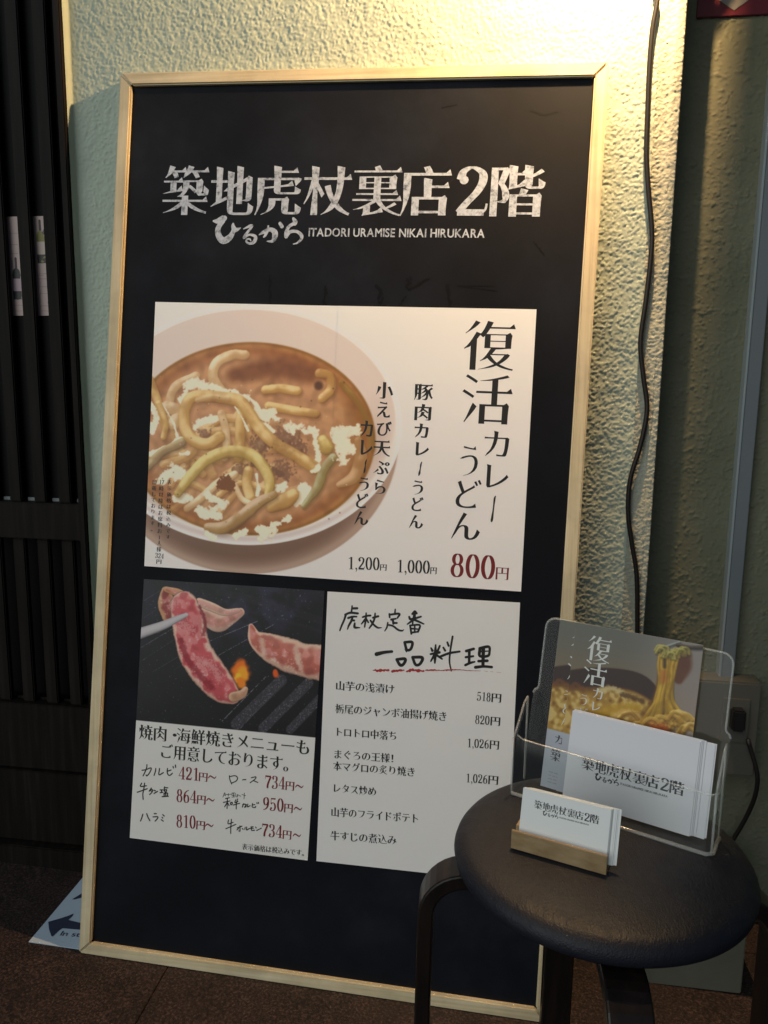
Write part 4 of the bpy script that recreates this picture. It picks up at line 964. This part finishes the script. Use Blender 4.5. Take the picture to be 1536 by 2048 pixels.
# ---- floor sheet with arrow, poking out behind the board foot
FS = FLOOR.shift(.0008); CS = crop(40, 1740, 10.971)
fa = FS.uv(*CS(190, 1580)); sh_ = meta(sheet('floor_sign', FS, [(fa[0], fa[1] + .20), (fa[0] + .29, fa[1] + .20), (fa[0] + .29, fa[1]), tuple(fa)], (0, 1, 0, 1), M_FLOORSHEET, None, -.0005, .0006, 4, 4), 'pale floor sign with dark arrow under the left foot of the blackboard', 'floor sign')
def polyparts(pl, C, pts): return [fill([[pl.uv(*C(*p)) for p in pts]])]
arrow = polyparts(FS, CS, [(620, 1150), (900, 1070), (1080, 1010), (1170, 970), (1150, 1020), (1060, 1110), (1290, 1165), (1420, 1190), (1420, 1330), (1290, 1320), (930, 1290), (850, 1340), (720, 1470), (690, 1465), (640, 1320)])
arrow += polyparts(FS, CS, [(1140, 655), (1250, 590), (1330, 540), (1420, 500), (1420, 600), (1300, 630), (1200, 660)])
mesh2d('printed_arrow', FS, arrow, M_ARROW, sh_, .0012)
mesh2d('sign_lettering', FS, hline(FS, CS, 'In st', (870, 1450), (1290, 1482), 95, 'sans'), M_ARROW, sh_, .0012)

# ---- cable hanging in front of the wall corner
CPn = Plane((0, .2065, 0), (1, 0, 0), (0, 0, 1))
cpts = [(1318, -60), (1314.8, 0), (1305, 58), (1299, 132), (1295, 234), (1293, 308), (1297, 381), (1303.6, 457), (1302, 513), (1292, 600), (1281, 685), (1287, 754), (1294, 819), (1281, 890), (1260.6, 959), (1256.5, 1027), (1264, 1088), (1273.5, 1153), (1275, 1263), (1277, 1340), (1290, 1440)]
cp3 = [CPn.hit(*p) for p in cpts]
cp3 = [np.array([.86, .175, 1.73]), np.array([.878, .195, 1.60])] + cp3 + [np.array(p) for p in ((.900, .22, .22), (.955, .26, .10), (1.03, .28, .09), (1.066, .265, .17), (1.075, .24, .26), (1.055, .244, .333))]
cb = tube('power_cable', spline(cp3, 8), .0037, M_BLACKCABLE, None, 12); meta(cb, 'black cable hanging in a wavy line down the lit wall corner', 'cable')

# ---- clip lamp above the frame of view
lamp = empty('clip_lamp', (0, 0, 0), 'small black clip lamp hanging just above the blackboard', 'lamp')
lc = LAMP + Vector((0, 0, .012))
lathe('lamp_shade', [(.016, .075), (.02, .074), (.028, .055), (.05, .0), (.052, -.012), (.049, -.011), (.026, .052), (.014, .07)], (lc.x, lc.y, lc.z), M_BLACKPL, lamp, 32)
lathe('bulb', [(.0001, .052), (.012, .045), (.017, .034), (.012, .024), (.0001, .021)], (lc.x, lc.y, lc.z + .012), M_GLOW, lamp, 20)
tube('bracket', [(lc.x, lc.y, lc.z + .07), (lc.x + .05, lc.y + .03, lc.z + .09), (lc.x + .06, WY, lc.z + .08)], .005, M_BLACKPL, lamp)
A_ = [math.radians(-92 + 149 * k / 14) for k in range(15)]; R_ = (.047, .048)
Vs = [(LAMP.x + r_ * math.cos(a), LAMP.y + r_ * math.sin(a), z) for z in (1.478, 1.70) for r_ in R_ for a in A_]; Fs = []
for i in range(14): Fs += [(i, i + 1, 30 + i + 1, 30 + i), (15 + i, 45 + i, 45 + i + 1, 15 + i + 1), (i, 15 + i, 16 + i, i + 1), (30 + i, 31 + i, 46 + i, 45 + i)]
Fs += [(0, 30, 45, 15), (14, 29, 59, 44)]
recalc(link('added_light_flap', Vs, Fs, M_BLACKPL, lamp))  # flap added to block the lamp's light towards the recess and the seat
place_root(lamp, (lc.x, WY, lc.z + .08))

# ---- trunking, socket box, red sign on the recessed wall
tx = [Plane((0, RY - .018, 0), (1, 0, 0), (0, 0, 1)).hit(px, py)[0] for px, py in ((1503, 600), (1441.6, 1300))]; t0 = sum(tx) / 2
tr = empty('cable_trunking', (0, 0, 0), 'grey plastic cable trunking running up the dark recessed wall', 'trunking')
box('duct', t0 + .0035, t0 + .0245, RY - .018, RY + .004, .41, 2.4, M_TRUNK, tr, .0012)
box('highlight_lip', t0, t0 + .0035, RY - .0195, RY + .004, .41, 2.4, M_TRUNKHI, tr, .0008)  # pale strip carrying the highlight along the duct's left edge
place_root(tr, (t0, RY, .41))
sb = empty('socket_box', (0, 0, 0), 'beige plastic socket box with black plug at the foot of the trunking', 'socket box')
BXP = Plane((0, .266, 0), (1, 0, 0), (0, 0, 1)); bx1, bz = BXP.uv(1526, 1368); bx0 = BXP.uv(1398, 1360)[0] - .01
box('box_body', bx0, bx1, .266, RY + .004, bz - .165, bz, M_BOX, sb, .003)
PP = Plane((0, .255, 0), (1, 0, 0), (0, 0, 1)); pa = PP.uv(1464, 1417); pb = PP.uv(1487, 1456)
box('plug', pa[0], pb[0], .245, .2660, pb[1] - .004, pa[1], M_BLACKPL, sb, .003)
box('outlet_plate', pa[0] - .012, pb[0] + .010, .2625, .2665, pb[1] - .03, pa[1] + .014, M_BOX, sb, .001)
place_root(sb, ((bx0 + bx1) / 2, .34, bz - .165))
SG = Plane((0, RY - .004, 0), (1, 0, 0), (0, 0, 1)); s0 = SG.uv(1393, 36); s1 = SG.uv(1600, 30)
sg = empty('red_sign', (0, 0, 0), 'dark red sign with white downward arrow at the top right', 'sign')
box('sign_panel', s0[0], s1[0] + .02, RY - .0045, RY + .003, s0[1], s0[1] + .16, M_SIGNRED, sg, .001)
SGF = Plane((0, RY - .005, 0), (1, 0, 0), (0, 0, 1)); tip = SGF.uv(1468, 21); w1_ = SGF.uv(1420, -2)
mesh2d('white_arrow', SGF, [fill([[(tip[0], tip[1]), (tip[0] + .075, tip[1] + .05), (tip[0] + .038, tip[1] + .05), (tip[0] + .038, tip[1] + .12), (tip[0] - .038, tip[1] + .12), (tip[0] - .038, tip[1] + .05), (tip[0] - .075, tip[1] + .05)]])], M_SIGNWHITE, sg, .0006)
place_root(sg, (s0[0] + .05, RY, s0[1]))

# ---- low box behind the stool
fbx = empty('floor_box', (0, 0, 0), 'low dull olive grey box on the floor behind the stool', 'box')
x0_, x1_ = FLOOR.hit(1284, 1966)[0] - .02, FLOOR.hit(1482, 1990)[0]; yb = FLOOR.hit(1482, 1990)[1]
M_FBOX = stucco_mat('dull_olive_board', (.11, .105, .08), (.15, .14, .11)); M_FBOX2 = mat('box_lid', (.05, .048, .04), .6)
box('box_body', x0_, x1_, yb, yb + .16, fz(x1_) + .001, .125, M_FBOX, fbx, .002)
box('lid', x0_ - .003, x1_ + .003, yb - .003, yb + .163, .125, .135, M_FBOX2, fbx, .002)
place_root(fbx, ((x0_ + x1_) / 2, yb + .08, fz(x1_)))

# ---- stool
SC = np.array([.754, -.237]); SZ = .4205; SR = .1555
stool = empty('round_stool', (0, 0, 0), 'round stool with black leather seat and dark bentwood legs in front of the blackboard', 'stool')
prof = [(.0001, .0025)] + [(SR * t, .0018 - .0018 * t ** 3) for t in (.2, .4, .6, .75)] + [(SR * .87, -.0008), (SR * .93, -.0026), (SR * .968, -.006), (SR * .99, -.0105), (SR, -.0155), (SR * .992, -.022), (SR * .975, -.0245), (SR * .95, -.026), (.0001, -.0265)]
lathe('seat', prof, (SC[0], SC[1], SZ), M_LEATHER, stool, 128)
lathe('seat_board', [(.0001, 0), (SR * .93, 0), (SR * .935, -.003), (SR * .80, -.010), (.0001, -.011)], (SC[0], SC[1], SZ - .027), M_LEG, stool, 96)
def leg(ang, reach=.193):
    d = np.array([math.cos(ang), math.sin(ang)]); s = np.array([-d[1], d[0]]); th, wd = .017, .040
    path = [(.05, SZ - .0475), (.12, SZ - .0475)]
    rc = .045
    for k in range(0, 10):
        a = math.pi / 2 * k / 9; path.append((reach - th / 2 - rc + rc * math.sin(a), SZ - .0475 - rc + rc * math.cos(a)))
    gx = SC[0] + d[0] * reach; zb_ = fz(gx) + .001; n0 = path[-1][1]
    for k in (.3, .65, 1): path.append((path[-1][0] + .001, n0 + (zb_ - n0) * k))
    V = []; F = []; P_ = np.array(path); T = np.gradient(P_, axis=0); T /= np.linalg.norm(T, axis=1)[:, None]
    for p, t in zip(P_, T):
        nn = np.array([-t[1], t[0]]) if True else None
        for sw, sn in ((-1, 1), (1, 1), (1, -1), (-1, -1)):
            r = p + nn * sn * th / 2; q = SC + d * r[0] + s * sw * wd / 2; V.append((q[0], q[1], r[1]))
    for i in range(len(P_) - 1):
        for k in range(4): F.append((i * 4 + k, i * 4 + (k + 1) % 4, i * 4 + 4 + (k + 1) % 4, i * 4 + 4 + k))
    F.append((3, 2, 1, 0)); n_ = (len(P_) - 1) * 4; F.append((n_, n_ + 1, n_ + 2, n_ + 3))
    o = link('leg', V, F, M_LEG, stool); recalc(o); bv = o.modifiers.new('soft_edges', 'BEVEL'); bv.width = .0022; bv.segments = 2; bv.limit_method = 'ANGLE'; bv.angle_limit = math.radians(50)
    for p in o.data.polygons: p.use_smooth = False
for a in (182, 272, 95, 2): leg(math.radians(a))
place_root(stool, (SC[0], SC[1], fz(SC[0])))
ZT = SZ + .0022
ZP = Plane((0, 0, ZT), (1, 0, 0), (0, 1, 0))

# ---- business-card holder
ca, cb_ = ZP.hit(1021.5, 1696), ZP.hit(1212, 1751); dx_ = (cb_ - ca) / np.linalg.norm(cb_ - ca); px_ = np.array([-dx_[1], dx_[0], 0]); CL = np.linalg.norm(cb_ - ca)
zup = np.array([0, 0, 1.])
KP = Plane(ca, px_, zup)                                     # end view of the block (depth, up)
kp = Plane(ca, dx_, zup)
ch_ = empty('card_holder', (0, 0, 0), 'small light wood card holder on the near side of the stool seat', 'card holder')
hh = .0205; dd = .034
prf = [(0, 0), (dd, 0), (dd, .0165), (dd - .001, .0175), (.0165, .0175), (.0135, .006), (.0055, .006), (.0030, hh - .0004), (.0022, hh), (.0004, hh), (0, hh - .0006)]
Vh = [ca + dx_ * s_ + px_ * a + zup * b for s_ in (0, CL) for a, b in prf]; n_ = len(prf)
Fh = [tuple(range(n_)), tuple(range(2 * n_ - 1, n_ - 1, -1))] + [(i, n_ + i, n_ + (i + 1) % n_, (i + 1) % n_) for i in range(n_)]
o = link('wood_block', Vh, Fh, M_CARDWOOD, ch_); recalc(o); bevel(o, .0005, 2)
place_root(ch_, ca + dx_ * CL / 2)
cards = empty('business_card_stack', (0, 0, 0), 'stack of white business cards printed with the restaurant title in the wood holder', 'business cards')
kl = .22; cup = zup * math.cos(kl) + px_ * math.sin(kl)
for i in range(9):
    off = [.0055, .0058, .0062, .0066, .0070, .0098, .0112, .0125, .0150][8 - i]; rot = [0, .001, -.002, .001, .002, .001, .0, .002, .003][8 - i]
    dep = .0062 + (8 - i) * .00055
    e1 = dx_ * math.cos(rot) + cup * math.sin(rot)
    Q = Plane(ca + px_ * dep + zup * (.0064), e1, cup)
    o = slab('card', Q, [(off, 0), (off + .0905, 0), (off + .0905, .0555), (off, .0555)], 0, .00034, M_CARD, cards)
    if i == 8: Qf = Q.shift(.00034)
    elif i in (2, 4, 6):
        slab('card_shadow_edge', Q, [(off + .0905, 0.001), (off + .0908, .001), (off + .0908, .0550), (off + .0905, .0550)], 0.0, .0003, M_EDGE, cards)
a1, b1 = Qf.uv(1068, 1616), Qf.uv(1198, 1649); lg = logo_on(Qf, a1, b1)
for nm, p_ in zip(('title_lettering', 'brush_lettering', 'latin_lettering'), lg): mesh2d(nm, Qf, p_, M_INK_SOFT, cards, .0001)
place_root(cards, ca + dx_ * CL / 2 + px_ * .01 + zup * .0064)

# ---- acrylic leaflet holder
ha, hb = ZP.hit(1020, 1587), ZP.hit(1424, 1715); hx = (hb - ha) / np.linalg.norm(hb - ha); hy = np.array([-hx[1], hx[0], 0]); HL = np.linalg.norm(hb - ha)
al_ = .20; hup = zup * math.cos(al_) + hy * math.sin(al_)
def HP(dep): return Plane(ha + hy * dep, hx, hup)             # n points towards the reader
hold = empty('leaflet_holder', (0, 0, 0), 'clear acrylic leaflet holder standing at the back of the stool seat', 'leaflet holder')
D_ = .040; th = .0022
def arc(cx, cy, r, a0, a1, k=6): return [(cx + r * math.cos(math.radians(a0 + (a1 - a0) * i / k)), cy + r * math.sin(math.radians(a0 + (a1 - a0) * i / k))) for i in range(k + 1)]
back = [(0, 0), (HL, 0), (HL, .108)] + arc(HL + .0 - .000, .118, .006, 270, 180, 5)[1:] + [(HL - .006, .180)] + arc(HL - .018, .186, .012, 0, 90) + arc(.018, .190, .012, 90, 180) + [(.006, .118)] + arc(.0, .118, .006, 0, -90, 5)[1:]
frontp = [(0, 0), (HL, 0), (HL, .070), (HL - .012, .070)] + arc(HL - .03, .070, .012, 0, -90)[1:] + arc(.02, .070, .012, 270, 180)[0:0] + [(.0, .073)]
frontp = [(0, 0), (HL, 0), (HL, .066)] + [(HL - .008, .062), (.008, .066), (0, .070)]
slab('back_panel', HP(D_), back, 0, th, M_ACR, hold)
slab('front_panel', HP(0), frontp, -th, 0, M_ACR, hold)
SPn = lambda s_: Plane(ha + hx * s_, hy, hup)
side = [(th, 0.0), (D_ - .0005, 0.0), (D_ - .0005, .108), (.030, .104), (.012, .082), (th, .070)]
for s_ in (0, HL - th):
    slab('side_panel', Plane(ha + hx * (s_ + th), hy, hup), side, 0, th, M_ACR, hold)
slab('bottom_panel', Plane(ha + zup * .0004, hx, hy), [(th, th), (HL - th, th), (HL - th, D_), (th, D_)], 0, th, M_ACR, hold)
def P3_(pl, pts, w_=0): return [pl.P(u, v, w_) for u, v in pts]
tube('rim_edge', P3_(HP(D_), back[2:-1] + [(0, .108)], th / 2), .0013, M_ACREDGE, hold, 8)
tube('rim_edge', P3_(HP(0), [(0, .070), (.008, .066), (HL - .008, .062), (HL, .066)], -th / 2), .0009, M_ACREDGE, hold, 8)
for s_ in (0.0011, HL - .0011):
    Q = Plane(ha + hx * s_, hy, hup); tube('rim_edge', P3_(Q, [(0.001, .070), (.012, .082), (.030, .104), (D_, .108)]), .0012, M_ACREDGE, hold, 8)
    tube('rim_edge', P3_(Q, [(0.001, .002), (.001, .035), (.001, .070)]), .0014, M_ACREDGE, hold, 8)
    tube('rim_edge', P3_(Q, [(D_, .002), (D_, .05), (D_, .108)]), .0012, M_ACREDGE, hold, 8)
tube('rim_edge', [ha + hx * .002 + zup * .0016 - hy * .0004, ha + hx * HL / 2 + zup * .0016 - hy * .0008, hb - hx * .006 + zup * .0016 - hy * .0004, hb + zup * .0016 + hy * .005, hb + zup * .0016 + hy * D_], .0022, M_ACREDGE, hold, 8)
place_root(hold, (ha + hb) / 2 + hy * D_ / 2)

# leaflets
CJ = crop(1080, 1230, 4.655); FP = HP(.0300); FPr = HP(.0325)
fTR = FP.uv(1407, 1294); fR = fTR[0]; fT = FP.uv(1153, 1241)[1]; fL = FP.uv(1153, 1241)[0]; FWd = fR - fL; fT = (fT + fTR[1]) / 2; fB = fT - .205 + .004
cj = Canvas(FP, CJ, fL, fR, fB, fT, 5200, (120, 116, 112))
def paint_flyer(c):
    c.mix(sm(0, .5, c.Y / c.h), (132, 116, 92)); c.mix(sm(.35, .0, c.Y / c.h) * .75, (104, 108, 108)); c.mix(sm(.35, 1.0, c.X / c.w) * .8, (150, 144, 150))
    d, _, _ = c.field([(100, 760, 420), (500, 700, 400), (860, 700, 330), (1010, 800, 260)], None); c.mix(sm(1.08, .96, d), (62, 38, 28))
    d, _, _ = c.field([(60, 940, 560), (420, 920, 520), (800, 900, 430), (1000, 1000, 380)], None); c.mix(sm(1.02, .9, d), (112, 78, 26)); c.mix(sm(.98, .6, d) * .9, (172, 142, 74)); c.mix(sm(1, .7, d) * sm(-.2, 1.4, c.n2 + c.n4 * .6) * .8, (206, 188, 136)); c.mix(sm(1, .7, d) * sm(.3, 1.6, -c.n2) * .6, (110, 74, 18))
    for pts, w_, col in (([(380, 1040), (600, 900), (900, 860)], 120, (178, 146, 40)), ([(560, 700), (660, 680), (760, 720)], 70, (206, 196, 160)), ([(760, 740), (850, 760), (960, 800)], 60, (92, 66, 26)), ([(700, 960), (820, 900), (960, 980)], 90, (206, 176, 120)), ([(250, 700), (330, 640), (400, 690)], 60, (120, 80, 28))):
        d, _, _ = c.field(pts, w_, wob=.12); c.mix(sm(1.2, .2, d) * .8, col)
    c.noodle([(1085, 335), (1180, 290), (1300, 250)], 22, col=(110, 118, 116), hi=(160, 172, 178), lo=(40, 36, 30)); c.noodle([(1280, 275, 40), (1400, 300, 40), (1540, 300, 46)], None, col=(60, 50, 40), hi=(104, 96, 88), lo=(24, 20, 16))
    d, _, _ = c.field([(1330, 380, 170), (1330, 480, 160), (1290, 600, 90)]); c.mix(sm(1.15, .5, d) * .9, (104, 66, 44))
    d, _, _ = c.field([(1150, 400, 110), (1150, 600, 130), (1130, 800, 190), (1100, 1000, 330)]); c.mix(sm(1.1, .6, d) * .9, (122, 92, 24))
    r = random.Random(5)
    for k in range(26):
        t = (k * .618) % 1; xt = 1105 + 190 * t; xb = 920 + 430 * t + r.uniform(-30, 30); xm = 1105 + 130 * t + r.uniform(-12, 12); g = r.uniform(-22, 26)
        col = (166 + g, 134 + g, 44 + g * .5)
        c.noodle([(xt, 350 + 40 * r.random(), 20), (xt * .6 + xm * .4 + r.uniform(-14, 14), 480, 30), (xm, 620, 28), (1075 + 150 * t + r.uniform(-16, 16), 780, 34), (1040 + 240 * t + r.uniform(-30, 30), 900, 40), (xb, 1040 + r.uniform(-30, 30), 46)], None, col=col, hi=tuple(min(255, v + 40) for v in col), lo=tuple(v * .6 for v in col), wob=.03, al=.8)
    for k in range(14):
        x = 1110 + 250 * ((k * .618) % 1); y = 300 + 70 * ((k * .41) % 1); g = r.uniform(-20, 20); col = (140 + g, 132 + g, 62)
        c.noodle([(x - 40, y + 30), (x - 10, y - 14), (x + 34, y - 4), (x + 44, y + 44)], 30, col=col, hi=(186, 180, 120), lo=(74, 66, 28), wob=.05, al=.85)
    for x, y, w_, cc, al in ((1150, 560, 90, (168, 92, 30), .5), (1340, 430, 120, (100, 58, 40), .5), (1160, 440, 46, (54, 42, 18), .7)): d, _, _ = c.field([(x, y - 20, w_), (x, y + 40, w_)]); c.mix(sm(1.2, .1, d) * al, cc)
    for k in range(22):
        x = 820 + 620 * ((k * .618) % 1); y = 930 + 150 * ((k * .37) % 1); g = r.uniform(-26, 30); col = (176 + g, 142 + g, 60 + g)
        c.noodle([(x - 90, y + 30), (x - 40, y - 24 + r.uniform(-20, 20)), (x + 30, y - 20), (x + 90, y + 36)], 44, col=col, hi=(226, 204, 140), lo=(100, 72, 26), wob=.03, al=.85)
    d, _, _ = c.field([(1060, 1050, 150), (1150, 1060, 150)], wob=.15); c.mix(sm(1, .1, d) * .6, (180, 84, 30))
    y = c.h * .655; c.mix(sm(-1, 1, c.Y - y), (176, 180, 190))
paint_flyer(cj); cj.soften(1.8); cj.a[:int(cj.h * .65)] = np.clip((cj.a[:int(cj.h * .65)] - .5) * 1.22 + .47, 0, 1) * np.array([1.03, .99, .90]); M_FLY = print_mat('leaflet_print', cj.image('leaflet_print'))
def leaflet(pl, dx, dy, label):
    q = [(fL + dx, fT + dy), (fR + dx, fT + dy), (fR + dx, fB + dy), (fL + dx, fB + dy)]
    o = sheet('leaflet', pl, q, (fL + dx, fR + dx, fB + dy, fT + dy), M_FLY, None, 0, .0005, 6, 6); meta(o, label, 'leaflet', 'noodle leaflets in the acrylic holder')
    sh = lambda parts: [(v + np.array([dx, dy]), f) for v, f in parts]
    W2 = []
    for r in (('復', 445, 660, 200, 435), ('活', 408, 622, 425, 658), ('カ', 495, 585, 680, 780), ('レ', 488, 560, 812, 892), ('う', 374, 440, 738, 842), ('ど', 366, 440, 862, 960), ('ん', 352, 430, 985, 1080)):
        W2 += gbox(FP, CJ, *r, 'light')
    mesh2d('white_lettering', pl, sh(W2), M_FLYERINK, o, .0006)
    yl = fT - (fT - fB) * .655
    T3 = xf(glyph('カ', 'ming')[0], np.eye(2) * .0125, (fL + .010, yl - .0145)) + xf(glyph('レ', 'ming')[0], np.eye(2) * .0125, (fL + .022, yl - .0145)) + xf(glyph('ー', 'ming')[0], np.eye(2) * .0125, (fL + .034, yl - .0145))
    for i, chh in enumerate('うどん'): T3 += xf(glyph(chh, 'ming')[0], np.eye(2) * .0125, (fL + .046 + i * .012, yl - .0145))
    mesh2d('dish_lettering', pl, sh(T3), M_INK_SOFT, o, .0006)
    for p_ in logo_on(pl, (fL + .008, yl - .036), (fL + .118, yl - .036)): mesh2d('title_lettering', pl, sh(p_), M_INK_SOFT, o, .0006)
    r = random.Random(2); gl_ = []
    for k in range(4):
        x = fL + .008
        while x < fL + .07: w_ = r.uniform(.002, .006); gl_ += ribbon([(x, yl - .050 - k * .004, .0012), (x + w_, yl - .050 - k * .004, .0012)], caps=False, per=1); x += w_ + .0012
    mesh2d('small_print', pl, sh(gl_), M_GREYINK, o, .0006)
    return o
leaflet(FPr, -.0205, -.001, 'rear leaflet showing only its left edge beside the front noodle leaflet')
leaflet(FP, 0, 0, 'front leaflet with lifted noodles and white lettering in acrylic holder')

# white envelopes with the printed title
env = empty('envelope_stack', (0, 0, 0), 'stack of white envelopes printed with the restaurant title in front of the leaflets', 'envelopes')
for i, (dep, dxx, dyy, rt) in enumerate(((.0245, .0165, .0012, .002), (.0235, .0150, .0005, -.003), (.0225, .006, .0018, .004), (.0212, .003, .0022, .002), (.0200, .0015, .0010, .003), (.0190, 0, 0, 0))):
    e1 = hx * math.cos(rt) + hup * math.sin(rt); Q = Plane(ha + hy * dep, e1, hup); tl = Q.uv(1146, 1417); trr = Q.uv(1401, 1487); eh = (tl[1] + trr[1]) / 2
    slab('envelope', Q, [(tl[0] + dxx * .75, .004), (trr[0] + dxx, .004), (trr[0] + dxx, eh + dyy), (tl[0] + dxx * .75, eh + dyy)], 0, .0005, M_ENV, env, .00015)
    QF = Q.shift(.0005)
a1, b1 = QF.uv(1163, 1537), QF.uv(1368, 1593)
for nm, p_ in zip(('title_lettering', 'brush_lettering', 'latin_lettering'), logo_on(QF, a1, b1)): mesh2d(nm, QF, p_, M_INK_SOFT, env, .0002)
place_root(env, ha + hx * HL / 2 + hy * .022)

bpy.data.objects.remove(_fo)
